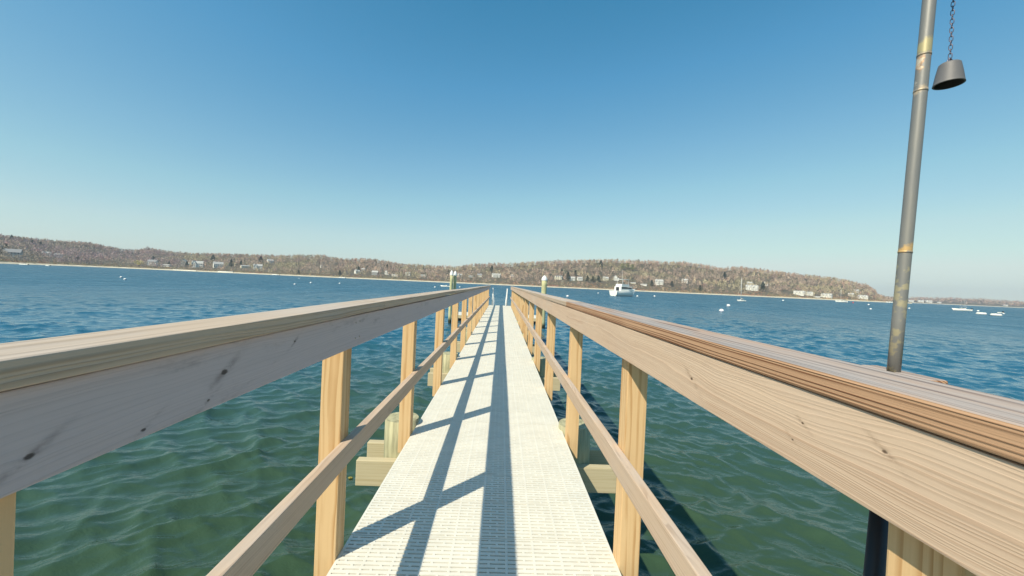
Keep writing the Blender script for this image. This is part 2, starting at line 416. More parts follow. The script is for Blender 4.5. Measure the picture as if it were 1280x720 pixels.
# screws through the fascia into the posts
bm = bmesh.new(); lathe(bm, [(0, 0.0012), (0.0032, 0.001), (0.0042, 0), (0.0042, -0.004)], 12)
scr = link('screw', bm, M['screw'], pier, (XR - 0.0382, 0.485, TOP - 0.085)); scr.rotation_euler = (0, -math.pi / 2, 0)
for py in post_y[2:9]:
    for dz in (-0.075, -0.145):
        for dy in (0.02, 0.066):
            again(scr, (XR - 0.0382, py + dy, TOP + dz + random.uniform(-.006, .006)), pier)
            again(scr, (XL + 0.0382, py + dy, TOP + dz + random.uniform(-.006, .006)), pier, (0, math.pi / 2, 0))

# bents: two pilings with a beam on either side
bent_y = [0.2, 3.27, 6.25, 9.25, 12.3, 15.3, 18.3, 21.2]
def piling_bm(r, z0, z1, seed, taper=0.06):
    bm = bmesh.new(); n = 26; rings = 14; prev = None
    for j in range(rings + 1):
        z = z0 + (z1 - z0) * j / rings
        ring = []
        for i in range(n):
            a = 2 * math.pi * i / n
            rr = r * (1 + taper * (1 - j / rings)) * (1 + 0.03 * mnoise.noise(Vector((math.cos(a) * 1.5, math.sin(a) * 1.5, z * 1.3 + seed))))
            ring.append(bm.verts.new((rr * math.cos(a), rr * math.sin(a), z)))
        if prev:
            for i in range(n):
                f = bm.faces.new((prev[i], prev[(i + 1) % n], ring[(i + 1) % n], ring[i])); f.smooth = True
        prev = ring
    top = bmesh.ops.extrude_discrete_faces(bm, faces=[bm.faces.new(prev)])['faces'][0]
    return bm
for i, by in enumerate(bent_y):
    for x, off in ((XL - 0.135, 0.0), (XR + 0.115, 0.0)):
        bm = piling_bm(0.135, -1.6, DECK + (0.055 if i else -0.06) - random.uniform(0, 0.03), i * 3 + x)
        link('piling', bm, M['piling'], pier, (x, by, 0))
    for yy, e in ((by - 0.205, 0.0), (by + 0.135, 0.03)):
        bm = bmesh.new(); box(bm, -1.08 - e, 0.99 + e, 0, 0.07, 0, 0.20, 0.006); link('cross_beam', bm, M['beam'], pier, (0, yy, DECK - 0.2405 - 0.195))

# ------------------------------------------------------------------ gangway and floating dock at the far end
gw = tag(empty('gangway', (0, YEND, DECK)), 'white metal gangway with tube handrails dropping from the pier end to the float', 'gangway')
GL = 5.2; drop = 0.95
def gpt(x, t_, h=0.0): return (x, 0.05 + GL * t_, 0.0 - drop * t_ + h)
bm = bmesh.new()
v = [bm.verts.new(gpt(x, tt, h)) for h in (-0.09, 0.0) for (x, tt) in ((-0.45, 0), (0.3, 0), (0.3, 1), (-0.45, 1))]
for idx in ((3, 2, 1, 0), (4, 5, 6, 7), (0, 1, 5, 4), (1, 2, 6, 5), (2, 3, 7, 6), (3, 0, 4, 7)): bm.faces.new([v[i] for i in idx])
link('ramp', bm, M['alu'], gw)
for x in (-0.47, 0.33):
    bm = bmesh.new()
    tube(bm, [gpt(x, 0.0, 0.0), gpt(x, 0.0, 0.9), gpt(x, 0.03, 0.97), gpt(x, 0.97, 0.97), gpt(x, 1.0, 0.9), gpt(x, 1, 0)], 0.026, 10)
    h = link('handrail', bm, M['alu'], gw)
    bm = bmesh.new(); tube(bm, [gpt(x, 0.0, 0.5), gpt(x, 1, 0.5)], 0.018, 8); link('mid_tube', bm, M['alu'], gw)
    for j in range(1, 5):
        bm = bmesh.new(); tube(bm, [gpt(x, j / 5, -0.02), gpt(x, j / 5, 0.96)], 0.02, 8); link('upright', bm, M['alu'], gw)

fd = tag(empty('floating_dock', (-0.3, 25.7, 0)), 'low cream floating dock with dark floats across the end of the pier', 'dock')
for j in range(4):
    bm = bmesh.new(); box(bm, -2.9 + j * 1.45, -2.9 + j * 1.45 + 1.43, 0, 2.8, 0.34, 0.42, 0.01); link('dock_section', bm, M['deck'], fd)
    bm = bmesh.new(); box(bm, -2.8 + j * 1.45, -2.8 + j * 1.45 + 1.2, 0.12, 2.7, -0.25, 0.3395, 0.05); link('float', bm, M['dark'], fd)
for yy in (-0.045, 2.801):
    bm = bmesh.new(); box(bm, -2.95, 2.93, yy, yy + 0.045, 0.22, 0.425, 0.006); link('rub_board', bm, M['beam'], fd)

def guide(px, dep, r, ztop, label):
    p = at_depth(px, hor(px), dep)
    g = tag(empty('guide_piling', (p.x, dep, 0)), label, 'piling', 'white capped guide pilings beside the floating dock')
    bm = piling_bm(r, -1.6, ztop - 0.28, px, 0.03); link('shaft', bm, M['guide_piling'], g)
    bm = bmesh.new(); lathe(bm, [(r * 1.1, -0.02), (r * 1.1, 0.10), (r * 0.75, 0.2), (r * 0.25, 0.28), (0, 0.30)], 20)
    link('cap', bm, M['white'], g, (0, 0, ztop - 0.28))
guide(680.2, 23.2, 0.155, EYE + 0.62, 'thick piling with white cone cap standing right of the pier end')
guide(564.2, 24.0, 0.095, EYE + 0.70, 'left piling of the slim white capped pair beyond the left rail')
guide(568.6, 24.3, 0.095, EYE + 0.68, 'right piling of the slim white capped pair beyond the left rail')

# ------------------------------------------------------------------ pole with bracket, bell on a chain
PX, PY = 0.6655, 0.634
lean = 0.043
def pxz(z): return PX + lean * (z - (Z0 - 0.115))
pole = tag(empty('steel_pole', (0, 0, 0)), 'worn grey steel pole with rusty bands leaning up outside the right rail', 'pole')
bm = bmesh.new()
zs = [Z0 - 0.135 + i * (1.05) / 10 for i in range(11)]
tube(bm, [(pxz(z), PY, z) for z in zs], 0.0088, 24); link('shaft', bm, M['pole'], pole)
bm = bmesh.new(); tube(bm, [(pxz(Z0 - 0.136), PY, Z0 - 0.136), (pxz(0.4), PY, 0.4)], 0.0135, 24); link('sleeve', bm, M['black'], pole)
bm = bmesh.new(); box(bm, XR + 0.0995, XR + 0.134, 0.575, 0.69, TOP - 0.036, TOP - 0.002, 0.004)
br = link('bracket_block', bm, M['cap_right'], pole)
BX, BY = None, 0.95
pb = at_depth(1186.5, 92, BY); BX = pb.x; BZ = pb.z
zarm = Z0 + 0.86
bm = bmesh.new(); tube(bm, [(pxz(zarm), PY, zarm), (BX + 0.02, BY, zarm + 0.02)], 0.009, 14); link('arm', bm, M['pole'], pole)
for z in (Z0 + 0.352, Z0 + 0.412, Z0 + 0.082):
    bm = bmesh.new(); tube(bm, [(pxz(z), PY, z), (pxz(z + 0.004), PY, z + 0.004)], 0.0092, 24); link('joint_ring', bm, M['pole'], pole)

bell = tag(empty('hanging_bell', (BX, BY, BZ)), 'small grey cup shaped bell hanging from a thin chain beside the pole', 'bell')
hh = 0.0272; rb, rt = 0.0290, 0.0212
bm = bmesh.new()
lathe(bm, [(0, hh), (rt - 0.008, hh - 0.0003), (rt - 0.004, hh - 0.0015), (rt - 0.0012, hh - 0.004), (rt - 0.0003, hh - 0.008), (rt + (rb - rt) * 0.42, 0.0), (rt + (rb - rt) * 0.80, -hh + 0.007), (rb - 0.0005, -hh + 0.0015), (rb, -hh), (rb - 0.003, -hh)], 40)
link('bell_cup', bm, M['bell'], bell)
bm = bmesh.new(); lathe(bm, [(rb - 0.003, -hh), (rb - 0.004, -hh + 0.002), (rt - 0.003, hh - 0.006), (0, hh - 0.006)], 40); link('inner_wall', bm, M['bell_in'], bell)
bm = bmesh.new()
def link_loop(bm, z, rotz, L=0.0132, W=0.0066, r=0.0009):
    pts = []
    for i in range(17):
        a = 2 * math.pi * i / 16
        x = math.cos(a) * W / 2; zz_ = math.sin(a) * W / 2 + math.copysign((L - W) / 2, math.sin(a)) if abs(math.sin(a)) > 1e-6 else 0
        pts.append(Vector((x * math.cos(rotz), x * math.sin(rotz), z + zz_)))
    tube(bm, pts, r, 6, False)
z = hh + 0.006; kk = 0
while BZ + z < zarm + 0.012:
    link_loop(bm, z, 0.5 + (math.pi / 2 if kk % 2 else 0)); z += 0.0108; kk += 1
link('chain', bm, M['chain'], bell)
bm = bmesh.new()
pts = [Vector((0.007 * math.cos(a), 0, hh - 0.001 + 0.011 * math.sin(a))) for a in [math.pi * i / 10 for i in range(11)]]
tube(bm, pts, 0.0016, 8); link('hanger', bm, M['chain'], bell)

# ------------------------------------------------------------------ water, real waves near, finer ones as bump
rr = [0.0]; x = 1.2
while x < 2600: rr.append(x); x *= 1.0046 if x < 150 else 1.03
rr += [6000.0]
rr = np.array(rr)
th = list(np.arange(-64, 64.01, 0.30)); b = 64.0
while b < 176: b += 6; th.append(b)
a_ = -64.0
while a_ > -170: a_ -= 6; th.insert(0, a_)
th = np.radians(np.array(th)); nt = len(th); nr = len(rr)
TH, RRg = np.meshgrid(th, rr)
X = RRg * np.sin(TH); Yw = RRg * np.cos(TH)
Zw = np.zeros_like(X); DX = np.zeros_like(X); DY = np.zeros_like(X)
cell = np.maximum(RRg * 0.0050, 0.01); cell = np.where(np.abs(TH) > R(65), RRg * 0.1, cell)
NW = 110
lams = np.exp(rng.uniform(math.log(0.12), math.log(2.8), NW))
patch = 0.75 + 0.45 * np.sin(X * 0.11 + 1 + 1.3 * np.sin(Yw * 0.07)) * np.sin(Yw * 0.09 + 2 + 1.1 * np.sin(X * 0.05))
for lam in lams:
    lobe = rng.choice([-24, 20]); ang = R(200 + lobe + rng.normal(0, 24))
    kx, ky = math.sin(ang) * 2 * math.pi / lam, math.cos(ang) * 2 * math.pi / lam
    sl_ = 0.023 * math.exp(-((math.log(lam / 0.6)) / 0.95) ** 2)
    amp = sl_ * lam / (2 * math.pi) * 1.15
    fil = np.clip((lam / cell - 2.2) / 2.0, 0, 1)
    ph = rng.uniform(0, 6.28)
    arg = kx * X + ky * Yw + ph
    A = amp * fil * (patch if lam < 1.5 else 1)
    Zw += A * np.cos(arg)
    kn = math.hypot(kx, ky)
    DX -= A * kx / kn * np.sin(arg) * 1.6; DY -= A * ky / kn * np.sin(arg) * 1.6
# short crests: trains of sharp ridges that come and go in patches
for i in range(26):
    lam = math.exp(rng.uniform(math.log(0.28), math.log(1.25))); side = -1 if i % 2 else 1
    ang = R(180 + side * rng.uniform(8, 58)); kx, ky = math.sin(ang) * 2 * math.pi / lam, math.cos(ang) * 2 * math.pi / lam
    p = rng.uniform(0, 6.28, 8); wl_ = lam * rng.uniform(2.2, 3.5)
    warp = 1.5 * np.sin((X * math.cos(p[0]) + Yw * math.sin(p[0])) * 2 * math.pi / (wl_ * 1.7) + p[1]) + 0.9 * np.sin((X * math.cos(p[2]) + Yw * math.sin(p[2])) * 2 * math.pi / wl_ + p[3])
    m1 = np.sin((X * math.cos(p[4]) + Yw * math.sin(p[4])) * 2 * math.pi / (wl_ * 1.3) + p[5] + 1.2 * np.sin(Yw * 2.1 / wl_ + p[0])) * np.sin((X * math.cos(p[6]) + Yw * math.sin(p[6])) * 2 * math.pi / (wl_ * 1.5) + p[7] + 1.2 * np.sin(X * 1.7 / wl_))
    m1 = np.clip(m1 + 0.35, 0, 1.2) ** 1.2
    fil = np.clip((lam / cell - 3.5) / 3.0, 0, 1)
    sh = (1 - np.abs(np.sin((kx * X + ky * Yw + warp) / 2))) ** 1.8
    Zw += 0.036 * lam * sh * m1 * fil * np.clip(0.72 + RRg / 60, 0.75, 1.35)
X = X + DX; Yw = Yw + DY
verts = np.stack([X, Yw, Zw], -1).reshape(-1, 3)
idx = np.arange(nr * nt).reshape(nr, nt)
q = np.stack([idx[:-1, :-1], idx[:-1, 1:], idx[1:, 1:], idx[1:, :-1]], -1).reshape(-1, 4)[:, ::-1]
last = np.stack([idx[:-1, -1], idx[:-1, 0], idx[1:, 0], idx[1:, -1]], -1).reshape(-1, 4)[:, ::-1]
q = np.concatenate([q, last])
me = bpy.data.meshes.new('water')
def fast_mesh(me, verts, faces):
    nv, nf, k = len(verts), len(faces), faces.shape[1]
    me.vertices.add(nv); me.vertices.foreach_set('co', verts.astype(np.float32).ravel())
    me.loops.add(nf * k); me.loops.foreach_set('vertex_index', faces.astype(np.int32).ravel())
    me.polygons.add(nf); me.polygons.foreach_set('loop_start', np.arange(0, nf * k, k, dtype=np.int32))
    me.update(calc_edges=True); me.validate()
fast_mesh(me, verts, q)
me.polygons.foreach_set('use_smooth', np.ones(len(me.polygons), bool))
water = bpy.data.objects.new('water', me); COL.objects.link(water); water['kind'] = 'structure'
t = NT('sea_water')
geo = t.n('ShaderNodeNewGeometry'); pos = geo.outputs['Position']
n1 = t.noise(t.vmath('MULTIPLY', pos, (1.0, 1.4, 1)), 7.0, 4, 0.6, 0.4)
n2 = t.noise(t.vmath('MULTIPLY', pos, (0.7, 1.3, 1)), 1.1, 4, 0.6, 0.3)
n3 = t.noise(t.vmath('MULTIPLY', pos, (0.5, 1.2, 1)), 0.28, 4, 0.6, 0.3)
dist = t.n('ShaderNodeCameraData').outputs['View Distance']
# distance of the sheet from the pier, in world space: bigger ripples take over where the mesh is coarse
dd = t.n('ShaderNodeVectorMath', operation='LENGTH'); t.l(pos, dd.inputs[0]); dd = dd.outputs['Value']
hsum = t.math('MULTIPLY', n1, 0.012)
hsum = t.math('ADD', hsum, t.math('MULTIPLY', n2, t.math('MULTIPLY', t.smooth(dd, 15.0, 60.0), 0.40)))
hsum = t.math('ADD', hsum, t.math('MULTIPLY', n3, t.math('MULTIPLY', t.smooth(dd, 40.0, 200.0), 2.6)))
bn = t.bump(hsum, 1.0, 1.0)
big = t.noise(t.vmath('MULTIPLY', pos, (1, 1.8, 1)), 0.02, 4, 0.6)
gust_shade = t.noise(t.vmath('MULTIPLY', pos, (0.30, 0.085, 1)), 1.0, 4, 0.65)
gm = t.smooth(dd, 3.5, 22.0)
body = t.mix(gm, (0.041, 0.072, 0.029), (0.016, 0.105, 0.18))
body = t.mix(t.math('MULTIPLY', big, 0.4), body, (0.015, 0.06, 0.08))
body = t.mix(t.math('MULTIPLY', t.smooth(gust_shade, 0.42, 0.62), t.math('MULTIPLY', t.smooth(dd, 15.0, 60.0), 0.45)), body, (0.010, 0.065, 0.11))  # shade between far waves painted into the body colour, along wind streaks
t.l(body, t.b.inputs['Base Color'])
t.l(t.math('ADD', t.math('MULTIPLY', t.smooth(dd, 7.0, 90.0), t.math('ADD', 0.08, t.math('MULTIPLY', gust_shade, 0.38))), 0.03), t.b.inputs['Roughness']); t.b.inputs['IOR'].default_value = 1.333
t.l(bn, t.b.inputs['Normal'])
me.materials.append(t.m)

# ------------------------------------------------------------------ land across the bay
def prof(tab):
    xs = np.array([a for a, _ in tab], float); ys = np.array([b for _, b in tab], float)
    return lambda x: np.interp(x, xs, ys)
sky_y = prof([(-260, 284), (-120, 287), (0, 296), (18, 298), (70, 303), (110, 305), (140, 311), (165, 314), (187, 311.5), (205, 315), (240, 318), (300, 319), (340, 320.5), (400, 320),
              (430, 325), (450, 324), (472, 325), (490, 329), (505, 331), (560, 334), (575, 334), (590, 331), (612, 330), (640, 330), (660, 328), (700, 326), (760, 324.5), (800, 326),
              (850, 327.5), (880, 331.5), (900, 335), (922, 333.5), (960, 338), (1000, 343), (1040, 347), (1060, 351), (1082, 356), (1095, 364), (1108, 371.5), (1125, 377), (1150, 380)])
shore_d = prof([(-260, 330), (-60, 400), (0, 480), (60, 620), (130, 760), (200, 800), (400, 820), (640, 860), (800, 850), (950, 800), (1080, 800), (1130, 860)])
def slope_of(px):                               # world X/Y of the vertical plane through that column at the horizon
    d = ray(px, hor(px)); return d.x / d.y
PXS = np.linspace(-260, 1140, 420)
SL = np.array([slope_of(p) for p in PXS])
def px_of(s): return np.interp(s, SL, PXS)
RIDGE = 380.0
def ground(px, dd_, rough=True):
    """height of the land on column px, dd_ metres behind the waterline"""
    D = shore_d(px); rd = D + RIDGE * 0.9
    target = np.maximum((hor(px) - sky_y(px)), 0) / F * rd + EYE - 9.0
    target = np.maximum(target, 2.5)
    tt = np.clip(dd_ / (RIDGE * 0.9), 0, 1.0)
    beach = np.clip(dd_ / 26.0, -1, 1) * 2.3
    up = target * (tt ** 1.15 * (1 - 0.12 * np.sin(tt * math.pi)))
    z = np.where(dd_ < 26, beach, np.maximum(2.3, 2.3 + (up - 2.3) * np.clip((dd_ - 26) / 60, 0, 1)))
    over = np.clip((dd_ - RIDGE * 0.9) / 300, 0, 1)
    z = z * (1 - 0.6 * over)
    return z
NP_, ND = 420, 46
dvals = np.concatenate([[-14, -5, 0, 4, 9, 14, 20, 26], np.linspace(34, 700, ND - 8)])
PXg, Dg = np.meshgrid(PXS, dvals)
Zg = ground(PXg, Dg)
for (i, j), v in np.ndenumerate(Zg):
    if Dg[i, j] > 26:
        Zg[i, j] += 1.6 * mnoise.noise(Vector((PXg[i, j] * 0.03, Dg[i, j] * 0.02, 0))) * min(1, (Dg[i, j] - 26) / 80)
wob = np.array([4 * mnoise.noise(Vector((p * 0.02, 3, 0))) + 2 * mnoise.noise(Vector((p * 0.09, 7, 0))) for p in PXS])
SLg = np.array([slope_of(p) for p in PXS])[None, :].repeat(len(dvals), 0)
Yg = shore_d(PXg) + Dg + wob[None, :]
Xg = SLg * Yg
def grid_obj(name, X, Y, Z, mat):
    v = np.stack([X, Y, Z], -1).reshape(-1, 3); n, m = X.shape
    ii = np.arange(n * m).reshape(n, m)
    f = np.stack([ii[:-1, :-1], ii[:-1, 1:], ii[1:, 1:], ii[1:, :-1]], -1).reshape(-1, 4)
    me = bpy.data.meshes.new(name); fast_mesh(me, v, f); me.materials.append(mat)
    me.polygons.foreach_set('use_smooth', np.ones(len(me.polygons), bool))
    o = bpy.data.objects.new(name, me); COL.objects.link(o); o['kind'] = 'structure'; return o
t = NT('sand'); pos = t.n('ShaderNodeNewGeometry').outputs['Position']
c = t.ramp(t.noise(pos, 0.08, 4, 0.6), [(0.35, (0.52, 0.43, 0.29)), (0.65, (0.72, 0.64, 0.48))])
t.l(c, t.b.inputs['Base Color']); t.b.inputs['Roughness'].default_value = 0.9; M['sand'] = t.m
t = NT('hill_ground'); pos = t.n('ShaderNodeNewGeometry').outputs['Position']
c = t.ramp(t.noise(pos, 0.03, 5, 0.65), [(0.3, (0.08, 0.062, 0.045)), (0.5, (0.12, 0.095, 0.06)), (0.7, (0.10, 0.095, 0.05))])
t.l(c, t.b.inputs['Base Color']); t.b.inputs['Roughness'].default_value = 0.95; M['hill'] = t.m
ib = 8
grid_obj('beach', Xg[:ib], Yg[:ib], Zg[:ib], M['sand'])
grid_obj('hill', Xg[ib - 1:], Yg[ib - 1:], Zg[ib - 1:], M['hill'])

# far low shore on the right
fx = np.linspace(1040, 1640, 120); fsky = prof([(1040, 368.5), (1095, 370.5), (1140, 371), (1180, 371.5), (1220, 372.5), (1240, 373.8), (1280, 376.5), (1400, 384), (1640, 392)])
fd_ = np.array([-20, 0, 25, 60, 160, 320, 600])
FX, FDg = np.meshgrid(fx, fd_); FD0 = 2050.0
fsl = np.array([slope_of(p) for p in fx])[None, :].repeat(len(fd_), 0)
ftop = np.maximum((hor(FX) - fsky(FX)) / F * (FD0 + 320) + EYE - 11, 3)
FZ = np.where(FDg <= 25, FDg / 25 * 3.2, np.clip(3.2 + (ftop - 3.2) * np.clip((FDg - 25) / 295, 0, 1) ** 0.7, 0, 200))
FY = FD0 + FDg; FXw = fsl * FY
grid_obj('far_beach', FXw[:3], FY[:3], FZ[:3], M['sand']); grid_obj('far_hill', FXw[2:], FY[2:], FZ[2:], M['hill'])

def land(px, dd_):
    s = slope_of(px); w_ = np.interp(px, PXS, wob); Y = float(shore_d(px)) + dd_ + w_
    return Vector((s * Y, Y, float(ground(np.array([float(px)]), np.array([float(dd_)]))[0])))
def on_land(px, py):
    """first spot of land whose ground shows at picture height py on column px"""
    best = None
    for dd_ in np.arange(27, 340, 3):
        p = land(px, dd_); e = (p.z - EYE) / p.y * F
        if e >= (hor(px) - py): best = (p, dd_); break
    if best is None: dd_ = 330; best = (land(px, dd_), dd_)
    return best

# ------------------------------------------------------------------ houses
wallm = [plain('house_white', (0.80, 0.78, 0.72), 0.7, var=0.05, scale=0.4), plain('house_cream', (0.66, 0.62, 0.50), 0.7, var=0.05, scale=0.4),
         plain('house_grey', (0.36, 0.36, 0.35), 0.7, var=0.08, scale=0.4)]
roofm = [plain('roof_grey', (0.27, 0.27, 0.28), 0.85, var=0.2, scale=1.0), plain('roof_pale', (0.46, 0.45, 0.43), 0.85, var=0.12, scale=1.0),
         plain('roof_brown', (0.17, 0.13, 0.11), 0.85, var=0.2, scale=1.0)]
brick = plain('chimney_brick', (0.25, 0.13, 0.09), 0.9)
def gable(bm, x0, x1, y0, y1, z0, h, rise, along='x'):
    box(bm, x0, x1, y0, y1, z0, z0 + h)
def gable_ends(bm, x0, x1, y0, y1, z, rise, along):
    if along == 'x':
        ym = (y0 + y1) / 2
        for x in (x0, x1 ):
            d = 0.01
            a, b, c_ = bm.verts.new((x, y0, z)), bm.verts.new((x, y1, z)), bm.verts.new((x, ym, z + rise)); bm.faces.new((a, b, c_))
    else:
        xm = (x0 + x1) / 2
        for y in (y0, y1):
            a, b, c_ = bm.verts.new((x0, y, z)), bm.verts.new((x1, y, z)), bm.verts.new((xm, y, z + rise)); bm.faces.new((a, b, c_))
def roof_slabs(bm, x0, x1, y0, y1, z, rise, along, o=0.5, th_=0.25):
    def slab(p):
        v = [bm.verts.new(c_) for c_ in p] + [bm.verts.new((c_[0], c_[1], c_[2] + th_)) for c_ in p]
        for idx in ((3, 2, 1, 0), (4, 5, 6, 7), (0, 1, 5, 4), (1, 2, 6, 5), (2, 3, 7, 6), (3, 0, 4, 7)): bm.faces.new([v[i] for i in idx])
    if along == 'x':
        ym = (y0 + y1) / 2; k_ = rise / (ym - y0)
        slab([(x0 - o, y0 - o, z - o * k_), (x1 + o, y0 - o, z - o * k_), (x1 + o, ym, z + rise), (x0 - o, ym, z + rise)])
        slab([(x0 - o, ym, z + rise), (x1 + o, ym, z + rise), (x1 + o, y1 + o, z - o * k_), (x0 - o, y1 + o, z - o * k_)])
    else:
        xm = (x0 + x1) / 2; k_ = rise / (xm - x0)
        slab([(x0 - o, y0 - o, z - o * k_), (xm, y0 - o, z + rise), (xm, y1 + o, z + rise), (x0 - o, y1 + o, z - o * k_)])
        slab([(xm, y0 - o, z + rise), (x1 + o, y0 - o, z - o * k_), (x1 + o, y1 + o, z - o * k_), (xm, y1 + o, z + rise)])
def make_house(kind, wm, rm):
    h = empty('house')
    vols = {'long': [(-7, 7, 0, 8, 5.2, 3.0, 'x')],
            'cross': [(-7, 7, 0.6, 8, 5.2, 2.8, 'x'), (-6.4, -1.4, -1.8, 8.3, 5.3, 3.2, 'y')],
            'grand': [(-12, 12, 0.6, 9, 6.0, 3.2, 'x'), (-11, -5.5, -1.8, 9.4, 6.2, 3.6, 'y'), (3.5, 9.5, -1.8, 9.4, 6.1, 3.8, 'y'), (-2.5, 1.2, -1.0, 9.2, 6.4, 2.6, 'y')],
            'tall': [(-4, 4, 0, 7, 8.0, 3.0, 'y'), (4.02, 9, 1, 7, 4.0, 1.8, 'x')],
            'low': [(-9, 9, 0, 6, 2.9, 1.3, 'x')]}[kind]
    bw, br_ = bmesh.new(), bmesh.new()
    for (a, b_, c_, d, hh_, rs, al) in vols:
        box(bw, a, b_, c_, d, -3, hh_); gable_ends(bw, a, b_, c_, d, hh_, rs, al); roof_slabs(br_, a, b_, c_, d, hh_ + 0.02, rs, al)
    link('wall', bw, wm, h); rf = link('roof', br_, rm, h)
    a, b_, c_, d, hh_, rs, al = vols[0]
    bm = bmesh.new(); box(bm, a + 3.0, a + 4.0, d / 2 + 0.5, d / 2 + 1.5, hh_ + 1, hh_ + rs + 1.4); link('chimney', bm, brick, rf)
    for (a, b_, c_, d, hh_, rs, al) in vols:
        n = max(2, int((b_ - a) / 2.6)); rows = (1.2,) if hh_ < 4.5 else (1.1, 3.6)
        for zr in rows:
            for i in range(n):
                cx = a + (i + 0.5) * (b_ - a) / n
                if any(v2 is not None and v2[0] - 0.6 < cx < v2[1] + 0.6 and v2[2] < c_ for v2 in vols if v2[2] != c_): continue
                bm = bmesh.new(); box(bm, cx - 0.38, cx + 0.38, c_ - 0.06, c_ + 0.03, zr, zr + 1.4); link('window', bm, M['glass'], h)
    return h
protos = {}
HG = 'waterfront houses on the far shore'
# px, py (ground line), kind, wall, roof, scale, label
houses = [
 (14, 322.5, 'long', 2, 0, 0.8, 'grey low house at the far left end of the far shore'),
 (58, 321, 'cross', 0, 1, 0.55, 'small white house among bare trees above the far left beach'),
 (72, 323, 'long', 0, 1, 0.5, 'tiny white cottage just right of the first white house at far left'),
 (189, 332.0, 'long', 0, 0, 0.75, 'white house with grey roof right beside the yellow green willow'),
 (206, 334.0, 'low', 0, 1, 0.6, 'low white shed by the beach right of the willow house'),
 (229, 333, 'tall', 2, 1, 0.75, 'tall narrow grey house between two dark evergreens on the left shore'),
 (246, 335, 'cross', 0, 1, 0.95, 'broad white house just right of the tall grey house'),
 (273, 335.5, 'long', 0, 1, 0.85, 'white house between the broad white house and the higher sea wall on the left shore'),
 (307, 335.5, 'low', 1, 1, 0.7, 'low cream house with flat looking roof behind the white sea wall'),
 (322, 337.5, 'cross', 0, 1, 0.8, 'white gabled house at the right end of the left shore row'),
 (338, 330, 'long', 0, 1, 0.7, 'white house higher on the slope behind the left shore row'),
 (402, 336, 'tall', 0, 1, 0.4, 'very small white gable alone in the trees above the left rail'),
 (447, 342.5, 'cross', 0, 1, 0.55, 'small white house under two dark evergreens left of centre'),
 (454, 340, 'long', 2, 1, 0.5, 'pale grey house tucked right behind the small white one left of centre'),
 (468, 344.5, 'long', 2, 1, 0.65, 'long pale grey house in brown scrub left of centre'),
 (482, 343.5, 'tall', 0, 1, 0.5, 'upright white house between the long grey one and the low white one'),
 (493, 346, 'low', 0, 1, 0.55, 'low white house close to the beach left of the twin pilings'),
 (509, 345, 'cross', 0, 1, 0.55, 'white gabled house next right of the low white beach house'),
 (529, 346, 'low', 0, 1, 0.5, 'small low white house left of the twin capped pilings'),
 (575, 347, 'cross', 1, 1, 0.55, 'cream house just right of the twin capped pilings'),
 (589, 347, 'low', 0, 1, 0.5, 'low white house above the far end of the left rail'),
 (599, 347, 'long', 1, 0, 0.55, 'cream house with grey roof above the far end of the left rail'),
 (620, 347.5, 'grand', 0, 1, 0.6, 'large white house seen straight down the pier'),
 (640, 347, 'long', 0, 1, 0.4, 'tiny white house right of the large one straight down the pier'),
 (697, 350, 'grand', 1, 0, 0.55, 'wide cream house with grey roof right of the thick capped piling'),
 (715, 351.5, 'cross', 0, 1, 0.65, 'white house with bright gable between two evergreens near the capped piling'),
 (725, 351.5, 'long', 0, 1, 0.6, 'white house with long pale roof left of the evergreen row'),
 (757, 351.5, 'cross', 1, 1, 0.65, 'cream house behind the bow of the motor yacht'),
 (769, 351.5, 'tall', 0, 1, 0.65, 'white house directly behind the motor yacht cabin'),
 (791, 355.5, 'low', 1, 1, 0.45, 'low cream house in red scrub behind the yacht stern'),
 (804, 358, 'low', 0, 1, 0.55, 'long low white house right of the motor yacht near the beach'),
 (824, 356.5, 'cross', 0, 1, 0.85, 'bright white gabled house above red scrub right of the motor yacht'),
 (855, 354, 'cross', 0, 1, 0.65, 'pale white house half hidden by bare trees midway to the sailboat'),
 (940, 363.5, 'grand', 0, 1, 0.7, 'big white house just right of the sailboat mast'),
 (937, 357, 'long', 0, 1, 0.55, 'white house up the slope behind the big one by the sailboat mast'),
 (955, 357.5, 'tall', 0, 1, 0.5, 'narrow white house beside a dark evergreen right of the sailboat'),
 (998, 369.5, 'grand', 0, 1, 0.55, 'white many gabled mansion at the left of the right shore cluster'),
 (1011, 370, 'grand', 0, 1, 0.5, 'second white mansion joined on the right of the many gabled one'),
 (1021, 373, 'low', 0, 1, 0.45, 'low white boathouse on the sand between the two white clusters'),
 (1032, 373, 'grand', 0, 1, 0.55, 'white house cluster left of the tall masted white boat'),
 (1069, 366, 'long', 0, 1, 0.5, 'small white house up the slope near the point'),
 (1063, 371, 'long', 1, 1, 0.5, 'cream house with pale roof right of the tall masted boat'),
 (1079, 374.5, 'grand', 0, 1, 0.5, 'white columned house nearest the wooded point on the right'),
]
house_spots = []
for (px, py, kind, wi, ri, sc, lab) in houses:
    key = (kind, wi, ri)
    if key not in protos:
        h = make_house(kind, wallm[wi], roofm[ri]); protos[key] = h
    else: h = copy_tree(protos[key])
    p, dd_ = on_land(px, py)
    h.location = p; h.scale = (sc * 1.5, sc * 1.5, sc * 1.9); h.rotation_euler = (0, 0, R(random.uniform(-28, 28)) - math.atan2(p.x, p.y))
    tag(h, lab, 'house', HG); house_spots.append((p.x, p.y, 11 * sc * (1.6 if kind == 'grand' else 1.0), dd_))
